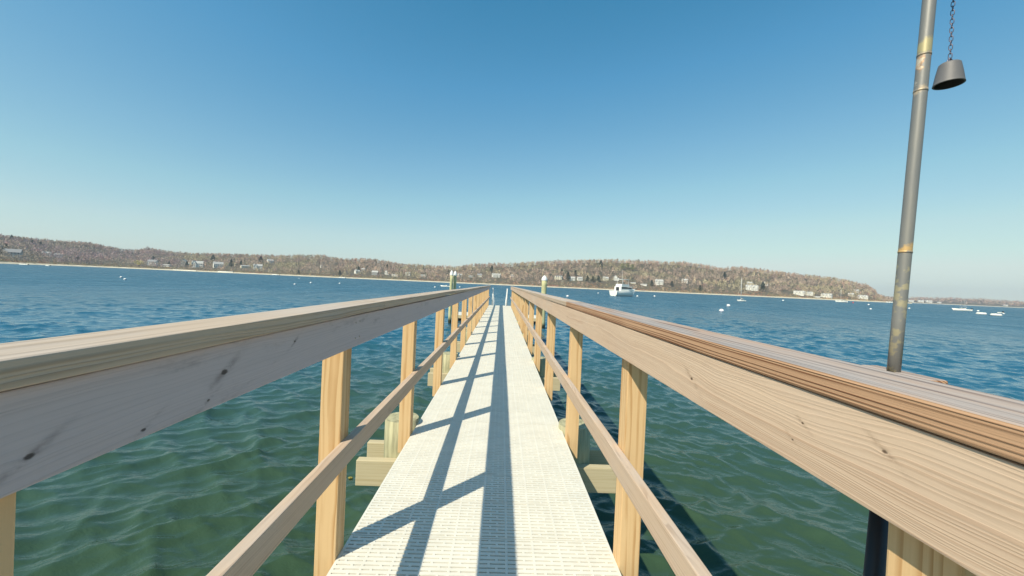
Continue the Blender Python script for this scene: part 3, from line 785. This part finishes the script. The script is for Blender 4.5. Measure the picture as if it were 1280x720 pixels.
for (px, sc, lab) in ((1139, 1.5, 'leftmost pale house on the distant low shore beside the pole'), (1151, 1.7, 'middle white house on the distant low shore right of the pole'),
                      (1161, 1.8, 'widest white house on the distant low shore right of the pole'), (1174, 1.1, 'faint small white house left of the moored cabin boat on the distant shore'),
                      (1257, 1.2, 'lone pale house on the distant low shore near the right edge')):
    h = copy_tree(protos[('cross', 0, 1)]); Y = FD0 + 40; h.location = (slope_of(px) * Y, Y, 4.2); h.scale = (sc,) * 3; h.rotation_euler = (0, 0, -0.7)
    tag(h, lab, 'house', HG)

# ------------------------------------------------------------------ woods
def attr_mat(name, rough=0.9):
    t = NT(name); a = t.n('ShaderNodeAttribute'); a.attribute_name = 'tint'
    t.l(a.outputs['Color'], t.b.inputs['Base Color']); t.b.inputs['Roughness'].default_value = rough
    t.b.inputs['Specular IOR Level'].default_value = 0.1
    return t.m
M['woods'] = attr_mat('bare_woods')
def tri_cloud(centres, sizes, cols, stretch=1.0):
    n = len(centres)
    d = rng.normal(size=(n, 3, 3)); d /= np.linalg.norm(d, axis=2, keepdims=True)
    d[:, :, 2] *= stretch
    v = centres[:, None, :] + d * sizes[:, None, None]
    return v.reshape(-1, 3), np.repeat(cols, 3, axis=0)
def cloud_obj(name, V, C, mat):
    me = bpy.data.meshes.new(name); f = np.arange(len(V)).reshape(-1, 3); 
    nv = len(V); me.vertices.add(nv); me.vertices.foreach_set('co', V.astype(np.float32).ravel())
    me.loops.add(nv); me.loops.foreach_set('vertex_index', np.arange(nv, dtype=np.int32))
    me.polygons.add(nv // 3); me.polygons.foreach_set('loop_start', np.arange(0, nv, 3, dtype=np.int32))
    me.update(calc_edges=True)
    at = me.color_attributes.new('tint', 'FLOAT_COLOR', 'POINT')
    at.data.foreach_set('color', np.concatenate([C, np.ones((nv, 1))], 1).astype(np.float32).ravel())
    me.materials.append(mat)
    o = bpy.data.objects.new(name, me); COL.objects.link(o); return o
palette = np.array([1.80, 1.56, 1.36]) * np.array([(0.26, 0.215, 0.20), (0.30, 0.25, 0.22), (0.24, 0.19, 0.19), (0.30, 0.22, 0.20), (0.33, 0.29, 0.23), (0.22, 0.20, 0.17), (0.27, 0.25, 0.19)])
for cpx, cpy, cr in ((178, 333, 12), (709, 351, 6), (733, 353, 4), (740, 353, 4), (747, 353, 4), (951, 364, 6), (903, 349, 6), (291, 334.5, 5), (303, 334, 5), (327, 330, 6), (268, 330, 6), (258, 334, 6),
                     (236, 334.5, 4), (214, 333.5, 4), (614, 341, 6), (484, 337, 5), (449, 339, 4), (458, 341, 4), (776, 337, 9), (782, 336, 9), (788, 338, 9), (813, 357, 4), (838, 358, 4)):
    cp, cd = on_land(cpx, cpy); house_spots.append((cp.x, cp.y - 3, cr, cd))
hs = np.array([(a, b, c_) for a, b, c_, _ in house_spots])
CE, SZ, CO = [], [], []
def add_tree(p, h, wdt, col, n=34, lowest=0.25):
    # crown: twigs and small clumps through the volume, wider above the middle
    u = rng.uniform(0, 1, n); z = p[2] + h * (lowest + (1 - lowest) * u)
    rad = wdt * np.sqrt(np.clip(np.sin(np.pi * (0.12 + 0.88 * u)), 0.05, 1)) * np.sqrt(rng.uniform(0, 1, n)); a = rng.uniform(0, 6.283, n)
    CE.append(np.stack([p[0] + rad * np.cos(a), p[1] + rad * np.sin(a), z], 1)); SZ.append(rng.uniform(0.55, 1.35, n) * h / 11)
    CO.append(np.clip(col[None, :] * rng.uniform(0.78, 1.22) * rng.uniform(0.88, 1.12, (n, 1)), 0, 1))
def ridge_tree(px):
    p = land(px, rng.uniform(325, 372)); col = palette[rng.integers(0, len(palette))] * 0.95
    p.z -= 2.0
    if px > 1094: p.z -= 5
    add_tree(p, rng.uniform(10.5, 14.5), rng.uniform(3.5, 5.5), col, 62, -0.05)
for _ in range(2300): ridge_tree(rng.uniform(-240, 1104))
cnt = 0; tries = 0
while cnt < 7600 and tries < 40000:
    tries += 1
    px = rng.uniform(-240, 1124); dd_ = 42 + 330 * rng.uniform(0, 1) ** 0.9
    if px > 1085 and dd_ > 240: continue
    p = land(px, dd_)
    if sky_y(px) > hor(px) - 2: continue
    # keep houses and the lawns before them open
    dx = (p.x - hs[:, 0]); dy = (hs[:, 1] - p.y)
    if np.any((np.abs(dx) < hs[:, 2]) & (dy > -hs[:, 2] * 0.8) & (dy < 55)): continue
    g1 = mnoise.noise(Vector((p.x * 0.010, p.y * 0.010, 0))); g2 = mnoise.noise(Vector((p.x * 0.03, p.y * 0.03, 5)))
    if g2 < -0.45 and dd_ < 250: continue
    k_ = int(np.clip((g1 * 2.2 + 0.5) * len(palette) + rng.normal(0, 1.0), 0, len(palette) - 1))
    col = palette[k_].copy() * (0.85 + 0.5 * (g2 + 0.3))
    if rng.uniform() < 0.035: col = np.array((0.06, 0.085, 0.05))
    if px < 230: col = col * np.array([0.86, 0.86, 1.02])
    else: col = col * np.array([0.98, 1.03, 1.0])
    h = rng.uniform(8.5, 13.5) if dd_ > 90 else rng.uniform(6, 12)
    add_tree(p, h, rng.uniform(2.6, 4.8), col); cnt += 1
V, C = tri_cloud(np.concatenate(CE), np.concatenate(SZ), np.concatenate(CO), 1.5)
wd = cloud_obj('hillside_woods', V, C, M['woods']); tag(wd, 'grey brown leafless woods covering the hills across the bay', 'woods', kind='stuff')
# trunks showing pale at the wood's lower edge
CE, SZ, CO = [], [], []
scrub_cols = 1.4 * np.array([(0.34, 0.20, 0.13), (0.30, 0.22, 0.13), (0.38, 0.28, 0.17), (0.20, 0.17, 0.10), (0.33, 0.17, 0.12)])
for _ in range(3400):
    px = rng.uniform(-240, 1115); dd_ = 24 + 60 * rng.uniform(0, 1) ** 1.5; p = land(px, dd_)
    dx = (p.x - hs[:, 0]); dy = (hs[:, 1] - p.y)
    if np.any((np.abs(dx) < hs[:, 2] * 0.8) & (np.abs(dy) < 12)): continue
    g = mnoise.noise(Vector((p.x * 0.02, p.y * 0.02, 9)))
    col = scrub_cols[int(np.clip((g + 0.5) * 5 + rng.normal(0, 0.8), 0, 4))].copy()
    if px < 560: col = col * np.array([0.85, 0.95, 0.95])
    n = 16; h = rng.uniform(1.6, 4.0); a = rng.uniform(0, 6.28, n); rad = rng.uniform(0, 2.6, n)
    CE.append(np.stack([p.x + rad * np.cos(a), p.y + rad * np.sin(a), p.z + h * rng.uniform(0, 1, n) * (1 - rad / 4.5)], 1)); SZ.append(rng.uniform(0.5, 1.1, n)); CO.append(col[None] * rng.uniform(0.8, 1.2, (n, 1)))
V, C = tri_cloud(np.concatenate(CE), np.concatenate(SZ), np.concatenate(CO), 1.0)
sc_ = cloud_obj('shore_scrub', V, C, M['woods']); tag(sc_, 'reddish brown scrub along the beach of the far shore', 'scrub', kind='stuff')
CE, SZ, CO = [], [], []
for _ in range(1500):
    px = rng.uniform(1045, 1600); dd_ = rng.uniform(40, 330); s_ = slope_of(px); Y = FD0 + dd_
    zt = max((hor(px) - float(fsky(px))) / F * (FD0 + 320) + EYE - 11, 3); z = 3.2 + (zt - 3.2) * max(0, (dd_ - 25) / 295) ** 0.7
    add_tree(Vector((s_ * Y, Y, z - 1)), rng.uniform(9, 13), rng.uniform(6, 10), palette[rng.integers(0, 5)], 26)
V, C = tri_cloud(np.concatenate(CE), np.concatenate(SZ) * 2.2, np.concatenate(CO), 1.0)
fw = cloud_obj('distant_woods', V, C, M['woods']); tag(fw, 'mauve grey woods on the distant low shore right of the pole', 'woods', kind='stuff')

# single trees that stand out
def tree_mesh(kind, seed):
    r2 = np.random.default_rng(seed); n = {'pine': 620, 'round': 420, 'bare': 260}[kind]
    u = r2.uniform(0, 1, n); a = r2.uniform(0, 6.283, n)
    if kind == 'pine': rad = (1.0 - u) ** 0.7 * 2.6 * np.sqrt(r2.uniform(0.1, 1, n)) * (1 + 0.25 * np.sin(u * 40)); z = 1.2 + 10.3 * u
    elif kind == 'round': rad = 4.6 * np.sqrt(np.sin(np.pi * (0.1 + 0.88 * u))) * np.sqrt(r2.uniform(0, 1, n)) * (1 + 0.25 * np.sin(3 * a + 5 * u)); z = 1.2 + 7.5 * u
    else: rad = 3.8 * np.sqrt(np.sin(np.pi * (0.1 + 0.88 * u))) * np.sqrt(r2.uniform(0, 1, n)); z = 3 + 9 * u
    ce = np.stack([rad * np.cos(a), rad * np.sin(a), z], 1)
    base = {'pine': (0.04, 0.06, 0.04), 'round': (0.58, 0.50, 0.16), 'bare': (0.22, 0.18, 0.16)}[kind]
    co = np.array(base)[None] * r2.uniform(0.7, 1.3, (n, 1))
    return ce, r2.uniform(0.3, 0.75, n), co
bark = plain('bark', (0.14, 0.11, 0.09), 0.9, var=0.2)
tree_protos = {}
def make_tree(kind, seed, nm, tint=None):
    tr = empty(nm)
    ce, sz, co = tree_mesh(kind, seed)
    if tint is not None: co = co * np.array(tint)[None]
    V, C = tri_cloud(ce, sz, co); cr = cloud_obj('crown', V, C, M['woods']); cr.parent = tr
    bm = bmesh.new(); tube(bm, [(0, 0, -1.5), (0.05, 0, 3), (0.1, 0.1, 8.0)], [0.32, 0.22, 0.06], 7)
    if kind != 'pine':
        for j in range(5):
            a = j * 1.3; tube(bm, [(0, 0, 2.6 + j * 0.5), (1.1 * math.cos(a), 1.1 * math.sin(a), 4.2 + j * 0.6), (2.4 * math.cos(a), 2.4 * math.sin(a), 6 + j * 0.5)], [0.14, 0.09, 0.03], 5)
    link('trunk', bm, bark, tr); return tr
TG = 'evergreens standing out in the leafless woods'
trees = [  # px, py base, kind, scale, label
 (18, 303, 'pine', 1.0, 'evergreen breaking the ridge line at the far left'),
 (44, 311, 'pine', 1.1, 'left one of two dark evergreens high on the left hillside'),
 (54, 311, 'pine', 0.9, 'right one of two dark evergreens high on the left hillside'),
 (12, 318, 'pine', 1.1, 'broad dark evergreen low at the far left edge of the hill'),
 (194, 328, 'pine', 0.9, 'dark evergreen behind the roof of the house beside the willow'),
 (214, 333.5, 'pine', 0.75, 'squat evergreen right of the willow house'),
 (236, 334.5, 'pine', 0.85, 'evergreen tight against the right of the tall grey house'),
 (268, 330, 'pine', 1.5, 'tall dark pine rising to the ridge over the left shore row'),
 (291, 334.5, 'pine', 1.2, 'left evergreen of the clump over the white sea wall'),
 (303, 334, 'pine', 1.0, 'right evergreen of the clump over the white sea wall'),
 (327, 330, 'pine', 1.3, 'dark pine left of the white house up the slope'),
 (375, 343.5, 'pine', 0.7, 'small evergreen on the bank above the beach left of centre'),
 (426, 345, 'pine', 0.8, 'rounded evergreen by the beach above the left rail'),
 (449, 339, 'pine', 0.8, 'dark evergreen on the left of the pale grey house'),
 (458, 341, 'pine', 0.75, 'dark evergreen on the right of the pale grey house'),
 (469, 331, 'pine', 0.9, 'evergreen poking over the ridge left of centre'),
 (484, 337, 'pine', 1.0, 'tall evergreen on the slope above the upright white house'),
 (614, 341, 'pine', 1.3, 'evergreen above the big white house straight down the pier'),
 (701, 344, 'pine', 1.1, 'dark evergreen behind the wide cream house'),
 (709, 351, 'pine', 1.4, 'largest evergreen between the cream and the white house near the capped piling'),
 (718, 345, 'pine', 1.0, 'evergreen behind the white bright gabled house'),
 (733, 353, 'pine', 1.1, 'first evergreen of the row left of the motor yacht'),
 (740, 353, 'pine', 1.0, 'second evergreen of the row left of the motor yacht'),
 (747, 353, 'pine', 1.05, 'third evergreen of the row left of the motor yacht'),
 (749, 335, 'pine', 1.5, 'dark pine high on the ridge above the yacht bow'),
 (813, 357, 'pine', 0.9, 'evergreen at the left of the bright white gabled house'),
 (838, 358, 'pine', 0.85, 'evergreen at the right of the bright white gabled house'),
 (873, 364, 'pine', 0.9, 'dark evergreen bush by the beach midway to the sailboat'),
 (903, 349, 'pine', 1.3, 'lone dark evergreen on the slope left of the sailboat mast'),
 (951, 364, 'pine', 1.4, 'big evergreen between the big white house and the narrow one'),
]
tree_protos['pine'] = [make_tree('pine', 3, 'evergreen_tree'), make_tree('pine', 8, 'evergreen_tree')]
for i, (px, py, kind, sc, lab) in enumerate(trees):
    tr = tree_protos[kind][i] if i < 2 else copy_tree(tree_protos[kind][i % 2])
    p, dd_ = on_land(px, py); tr.location = p - Vector((0, 6, 0.3)); tr.scale = (sc * 1.9, sc * 1.9, sc * 1.3); tr.rotation_euler = (0, 0, i * 1.1)
    tag(tr, lab, 'tree', TG)
wl = make_tree('round', 5, 'willow_tree'); p, _ = on_land(178, 333); wl.location = p - Vector((0, 8, 0)); wl.scale = (2.0, 2.0, 1.25)
tag(wl, 'yellow green willow by the beach on the left shore', 'tree')
gp = make_tree('round', 9, 'green_tree', (0.33, 0.46, 0.5))
for i, (px, py, lab) in enumerate(((776, 337, 'left of three olive green trees on the ridge above the yacht'), (782, 336, 'middle of three olive green trees on the ridge above the yacht'), (788, 338, 'right of three olive green trees on the ridge above the yacht'))):
    tr = gp if i == 0 else copy_tree(gp); p, _ = on_land(px, py); tr.location = p - Vector((0, 10, 0)); tr.scale = (1.9, 1.9, 1.8); tag(tr, lab, 'tree', 'olive green trees above the yacht')
pk = make_tree('bare', 14, 'bare_tree', (1.5, 1.05, 1.05))
bares = [(258, 334, 1.4, 'pinkish bare tree left of the tall dark pine on the left shore'), (186, 316, 1.3, 'bare tree crown making a bump on the ridge above the willow'),
         (878, 362, 1.2, 'pale bare tree above the beach midway to the sailboat'), (1081, 374, 1.2, 'tall bare tree over the wooded point at the right'),
         (1090, 376, 1.1, 'bare tree at the tip of the wooded point'), (400, 331, 1.1, 'bare tree sticking up on the ridge above the left rail')]
for i, (px, py, sc, lab) in enumerate(bares):
    tr = pk if i == 0 else copy_tree(pk); p, _ = on_land(px, py); tr.location = p - Vector((0, 5, 0.5)); tr.scale = (sc * 1.2, sc * 1.2, sc); tr.rotation_euler = (0, 0, i); tag(tr, lab, 'tree', 'bare trees standing out on the far shore')

# low white sea walls at the water's edge
def wall_run(px0, px1, lab, h=1.8):
    w_ = empty('sea_wall'); pts = [land(px, 9) for px in np.linspace(px0, px1, 7)]; w_.location = pts[0]; bm = bmesh.new()
    for a, b_ in zip(pts, pts[1:]):
        a = a - pts[0]; b_ = b_ - pts[0]
        v = [bm.verts.new(c_) for c_ in ((a.x, a.y, -1.2), (b_.x, b_.y, b_.z - 1.2), (b_.x, b_.y, b_.z + h), (a.x, a.y, a.z + h),
                                         (a.x, a.y + 1.2, -1.2), (b_.x, b_.y + 1.2, b_.z - 1.2), (b_.x, b_.y + 1.2, b_.z + h), (a.x, a.y + 1.2, a.z + h))]
        for idx in ((0, 1, 2, 3), (7, 6, 5, 4), (3, 2, 6, 7)): bm.faces.new([v[i] for i in idx])
    o = link('sea_wall', bm, wallm[0], None); o.location = w_.location; bpy.data.objects.remove(w_); tag(o, lab, 'wall', 'white sea walls on the left shore')
wall_run(216, 245, 'long low white sea wall in front of the tall grey house')
wall_run(272, 291, 'higher white sea wall in front of the evergreen clump', 2.4)

# ------------------------------------------------------------------ buoys and boats
def on_water(px, py):
    d = ray(px, py); tt = -EYE / d.z; return Vector((d.x * tt, d.y * tt, 0))
def water_col(px, Y): return Vector((slope_of(px) * Y, Y, 0))
bu = empty('mooring_buoy'); bm = bmesh.new(); bmesh.ops.create_uvsphere(bm, u_segments=24, v_segments=16, radius=0.32)
for v in bm.verts: v.co.z = v.co.z * 0.92 + 0.16
link('ball', bm, M['buoy'], bu, smooth=True)
bm = bmesh.new(); lathe(bm, [(0.322, 0.10), (0.325, 0.13), (0.322, 0.16)], 24); link('band', bm, M['buoyblue'], bu)
bm = bmesh.new(); tube(bm, [(0.05 * math.cos(a), 0, 0.45 + 0.07 * math.sin(a)) for a in [math.pi * i / 8 for i in range(9)]], 0.012, 6); link('ring', bm, M['chain'], bu)
BG = 'mooring buoys scattered on the bay'
buoys = [(903, 393, 55, 1.0, 'nearest white ball buoy below the sailboat'), (911, 380, 80, 1.15, 'white ball buoy just left of the sailboat and beyond the nearest one'),
 (710, 366, 100, 1.1, 'larger white buoy left of the motor yacht'), (700, 370, 82, 0.9, 'white buoy showing just over the right rail'),
 (748, 365, 190, 1.1, 'small white buoy close to the left of the motor yacht'), (797, 369.5, 150, 1.2, 'small white buoy under the stern of the motor yacht'), (818.5, 368.7, 170, 1.3, 'small white buoy right of the motor yacht stern'),
 (152, 343, 95, 0.8, 'far one of the two white buoys close together at left'), (157, 346, 80, 0.8, 'near one of the two white buoys close together at left'),
 (369, 351, 100, 0.8, 'white buoy leftmost of the row above the left rail'), (389, 349.5, 130, 1.0, 'second white buoy from the left in the row above the left rail'), (425, 351.5, 140, 1.0, 'third white buoy from the left in the row above the left rail'),
 (374, 348, 260, 1.1, 'faint far white buoy behind the first two of the left row'), (544, 355.5, 150, 1.1, 'white buoy left of the twin capped pilings'), (575, 357, 190, 1.1, 'white buoy right of the twin capped pilings'),
 (979, 376, 230, 1.6, 'white buoy below the white mansions'), (1086, 379, 210, 1.5, 'white buoy below the wooded point'), (1089, 386, 110, 0.9, 'white buoy left of the pole nearer than the one under the point'),
 (1137, 383.5, 150, 1.1, 'white buoy close to the right of the pole'), (1223, 386, 160, 1.3, 'white buoy above the pair of long white floats'), (1255, 389, 130, 0.9, 'small white buoy beside the dinghy near the right edge')]
for i, (px, py, Y, sc, lab) in enumerate(buoys):
    o = bu if i == 0 else copy_tree(bu); p = water_col(px, Y); o.location = p; o.scale = (sc,) * 3; tag(o, lab, 'buoy', BG); o.rotation_euler = (R(random.uniform(-8, 8)), R(random.uniform(-8, 8)), 0)
rbm = bmesh.new(); lathe(rbm, [(0, 0.95), (0.25, 0.9), (0.42, 0.5), (0.5, 0), (0.4, -0.4)], 18); ro = link('red_buoy', rbm, M['red'], None, water_col(1066.5, 300)); tag(ro, 'red buoy off the white columned house on the right shore', 'buoy')

def hull(bm, L, B, H, sheer=0.35, transom=0.75, draft=0.35):
    """bow towards -x"""
    n = 14; rows = []
    for i in range(n + 1):
        s_ = i / n; x = -L / 2 + L * s_
        w_ = B / 2 * (min(1, (math.sin(min(s_ * 1.25, 1) * math.pi / 2)) ** 0.75)) * (1 - (1 - transom) * max(0, (s_ - 0.6) / 0.4) ** 2)
        w_ = max(w_, 0.02); top = H + sheer * H * (1 - s_) ** 1.8
        bow = (1 - s_) ** 3 * L * 0.10
        rows.append([bm.verts.new(p) for p in ((x - bow, -w_, top), (x, -w_ * 0.82, H * 0.25), (x + bow * 0.6, -w_ * 0.3, -draft * min(1, 3 * s_ + 0.2)), (x + bow * 0.6, w_ * 0.3, -draft * min(1, 3 * s_ + 0.2)), (x, w_ * 0.82, H * 0.25), (x - bow, w_, top))])
    for a, b_ in zip(rows, rows[1:]):
        for k_ in range(5): f = bm.faces.new((a[k_], b_[k_], b_[k_ + 1], a[k_ + 1])); f.smooth = True
        bm.faces.new((a[0], a[5], b_[5], b_[0]))
    bm.faces.new(rows[-1]); bm.faces.new(rows[0][::-1])
def prism(bm, poly, y0, y1):
    a = [bm.verts.new((x, y0, z)) for x, z in poly]; b_ = [bm.verts.new((x, y1, z)) for x, z in poly]; n = len(poly)
    bm.faces.new(a); bm.faces.new(b_[::-1])
    for i in range(n): bm.faces.new((a[i], b_[i], b_[(i + 1) % n], a[(i + 1) % n]))
# motor yacht seen from its stern quarter
yt = tag(empty('motor_yacht', water_col(779.5, 150), R(218)), 'white motor yacht with flybridge lying at its mooring off the far beach', 'motor boat')
bm = bmesh.new(); hull(bm, 11.0, 3.8, 1.35, 0.5, 0.9); link('hull', bm, M['hullwhite'], yt)
bm = bmesh.new(); prism(bm, [(-3.6, 1.5), (-2.4, 2.4), (-1.9, 2.45), (3.2, 2.45), (3.2, 1.35)], -1.4, 1.4); cb = link('cabin', bm, M['hullwhite'], yt)
bm = bmesh.new(); prism(bm, [(-2.7, 1.95), (-2.15, 2.35), (2.9, 2.35), (2.9, 1.9)], -1.43, 1.43); link('window_band', bm, M['glass'], cb)
bm = bmesh.new(); prism(bm, [(-1.6, 2.46), (-1.2, 3.1), (2.6, 3.1), (2.9, 2.46)], -1.25, 1.25); link('flybridge', bm, M['hullwhite'], yt)
bm = bmesh.new(); box(bm, -1.2, 2.4, -1.25, 1.25, 4.25, 4.36, 0.03); link('hardtop', bm, M['hullwhite'], yt)
for sx in (-1.0, 2.2):
    for sy in (-1.1, 1.1):
        bm = bmesh.new(); tube(bm, [(sx, sy, 3.0), (sx, sy, 4.28)], 0.05, 6); link('top_support', bm, M['alu'], yt)
bm = bmesh.new(); tube(bm, [(1.0, 0, 4.3), (1.2, 0, 6.8)], [0.05, 0.02], 6); link('mast', bm, M['alu'], yt)
bm = bmesh.new(); tube(bm, [(-5.2, -0.2, 2.7), (-3.0, -1.5, 2.4), (0, -1.7, 2.2)], 0.03, 5); tube(bm, [(-5.2, 0.2, 2.7), (-3.0, 1.5, 2.4), (0, 1.7, 2.2)], 0.03, 5); link('bow_rail', bm, M['alu'], yt)
bm = bmesh.new(); prism(bm, [(3.3, 1.32), (3.3, 2.3), (3.36, 2.3), (3.36, 1.32)], -0.6, 0.6); link('cockpit_door', bm, M['glass'], yt); yt.scale = (1.2, 1.1, 1.5)

def sailboat(px, Y, L, mast, rz, lab, sail=False, cat='sailboat'):
    s_ = tag(empty('sailboat', water_col(px, Y), rz), lab, cat)
    bm = bmesh.new(); hull(bm, L, L * 0.29, L * 0.11, 0.4, 0.7); link('hull', bm, M['hullwhite'], s_)
    bm = bmesh.new(); prism(bm, [(-L * .2, L * .11), (-L * .15, L * .16), (L * .16, L * .16), (L * .18, L * .11)], -L * .08, L * .08); c_ = link('cabin', bm, M['hullwhite'], s_)
    bm = bmesh.new(); prism(bm, [(-L * .14, L * .125), (-L * .12, L * .15), (L * .12, L * .15), (L * .13, L * .125)], -L * .083, L * .083); link('window_band', bm, M['glass'], c_)
    bm = bmesh.new(); tube(bm, [(-L * .08, 0, L * .1), (-L * .08, 0, mast)], [0.09, 0.05], 8); link('mast', bm, M['alu'], s_)
    bm = bmesh.new(); tube(bm, [(-L * .08, 0, L * .24), (L * .34, 0, L * .23)], 0.06, 6); bo = link('boom', bm, M['alu'], s_)
    bm = bmesh.new(); tube(bm, [(-L * .06, 0, L * .26), (L * .1, 0, L * .262), (L * .33, 0, L * .245)], [0.16, 0.2, 0.09], 8); link('sail_cover', bm, M['canvas'], bo)
    bm = bmesh.new(); tube(bm, [(-L * .52, 0, L * .15), (-L * .08, 0, mast * .97)], 0.02, 4); link('forestay', bm, M['alu'], s_)
    return s_
sailboat(927, 150, 4.2, 9.4, R(20), 'small white sailboat with bare mast moored before the wooded shore')
sailboat(1052, 330, 9, 11.5, R(-8), 'white sailboat with a tall thick mast lying close to the right shore houses')
def motorboat(name, px, Y, L, rz, lab, cabin=True, canopy=False):
    s_ = tag(empty(name, water_col(px, Y), rz), lab, 'boat')
    bm = bmesh.new(); hull(bm, L, L * 0.33, L * 0.11, 0.5, 0.9); link('hull', bm, M['hullwhite'], s_)
    bm = bmesh.new(); prism(bm, [(-L * .12, L * .11), (-L * .05, L * .2), (L * .15, L * .2), (L * .15, L * .11)], -L * .09, L * .09); c_ = link('console', bm, M['hullwhite'], s_)
    bm = bmesh.new(); prism(bm, [(-L * .09, L * .16), (-L * .055, L * .19), (L * .1, L * .19), (L * .1, L * .16)], -L * .093, L * .093); link('windscreen', bm, M['glass'], c_)
    bm = bmesh.new(); box(bm, L * .5 - 0.05, L * .5 + 0.35, -0.2, 0.2, 0.1, L * .11 + 0.55, 0.06); link('outboard', bm, M['dark'], s_)
    if canopy:
        bm = bmesh.new(); box(bm, -L * .1, L * .2, -L * .12, L * .12, L * .30, L * .312, 0.02); link('canopy', bm, M['canvas'], s_)
        for sx in (-L * .08, L * .18):
            for sy in (-L * .1, L * .1):
                bm = bmesh.new(); tube(bm, [(sx, sy, L * .1), (sx, sy, L * .3)], 0.03, 5); link('canopy_pole', bm, M['alu'], s_)
    return s_
b = motorboat('fishing_boat', 1203, 165, 5.8, R(-25), 'white fishing boat with upright rods right of the pole', canopy=True)
for x, y_ in ((-0.6, 0.5), (0.4, -0.6), (1.4, 0.5)):
    bm = bmesh.new(); tube(bm, [(x * 0.8, y_ * 0.7, 1.6), (x * 0.8 + 0.3, y_ * 0.7, 4.6)], [0.03, 0.012], 5); link('rod', bm, M['alu'], b)
motorboat('skiff', 557, 190, 4.2, R(5), 'small white skiff just left of the twin capped pilings')
motorboat('skiff', 1250.5, 150, 1.8, R(-10), 'tiny white dinghy near the right edge of the bay')
motorboat('moored_boat', 345, 700, 11, R(5), 'white boat close under the beach below the house up the slope')
motorboat('moored_boat', 428, 720, 12, R(-5), 'white boat close under the beach above the left rail')
motorboat('moored_boat', 30, 410, 7, R(12), 'white boat off the far left beach')
motorboat('moored_boat', 60, 420, 6, R(-12), 'smaller white boat right of the one off the far left beach')
motorboat('moored_boat', 1113, 640, 14, R(3), 'long white boat just left of the pole off the point')
# pair of long white floats
for i, (px, lab) in enumerate(((1227, 'left one of two long low white floats joined by a line'), (1245.5, 'right one of two long low white floats joined by a line'))):
    f_ = tag(empty('long_float', water_col(px, 112 - i * 8), R(-62 + 4 * i)), lab, 'float', 'long white floats near the right edge')
    bm = bmesh.new(); tube(bm, [(-1.95, 0, 0.22), (-1.6, 0, 0.24), (0, 0, 0.26), (1.6, 0, 0.24), (1.95, 0, 0.2)], [0.08, 0.3, 0.36, 0.33, 0.15], 12); link('tube', bm, M['hullwhite'], f_)
    bm = bmesh.new(); box(bm, -1.5, 1.5, -0.2, 0.2, 0.5, 0.62, 0.03); link('top_pad', bm, M['hullwhite'], f_)
    f_.rotation_euler = (0, 0, R(-50 + 3 * i)); f_.scale = (0.56, 0.9, 0.9)

# drifting seaweed by the pier
def weed(px, py, s_, seed, lab):
    r3 = random.Random(seed); bm = bmesh.new(); p = on_water(px, py)
    for j in range(9):
        a = r3.uniform(0, 6.28); pts = [Vector((0, 0, 0.018))]
        for k_ in range(5): a += r3.uniform(-0.6, 0.6); pts.append(pts[-1] + Vector((math.cos(a), math.sin(a) * 0.6, 0)) * s_ * 0.22)
        tube(bm, pts, [0.009, 0.014, 0.012, 0.013, 0.009, 0.004], 6)
    o = link('seaweed', bm, M['weed'], None, (p.x, p.y, 0.01)); return tag(o, lab, 'seaweed')
weed(263, 631, 0.085, 2, 'yellow brown scrap of seaweed floating left of the mid rail')
weed(438, 600, 0.03, 5, 'tiny scrap of weed floating between the near post and the cross beam')

# ------------------------------------------------------------------ air
HZ = True
if HZ:
    bm = bmesh.new(); box(bm, -3400, 3400, -60, 3300, -3, 120)
    hz = link('haze', bm, None); hz['kind'] = 'stuff'
    hz['label'] = 'thin pale haze over the bay and the far shore'; hz['category'] = 'haze'
    m = bpy.data.materials.new('haze_air'); m.use_nodes = True; nt_ = m.node_tree; nt_.nodes.remove(nt_.nodes['Principled BSDF'])
    pv = nt_.nodes.new('ShaderNodeVolumePrincipled'); pv.inputs['Color'].default_value = (0.80, 0.88, 1.0, 1); pv.inputs['Density'].default_value = 0.00015
    pv.inputs['Anisotropy'].default_value = 0.2
    nt_.links.new(pv.outputs[0], nt_.nodes['Material Output'].inputs['Volume']); hz.data.materials.append(m)
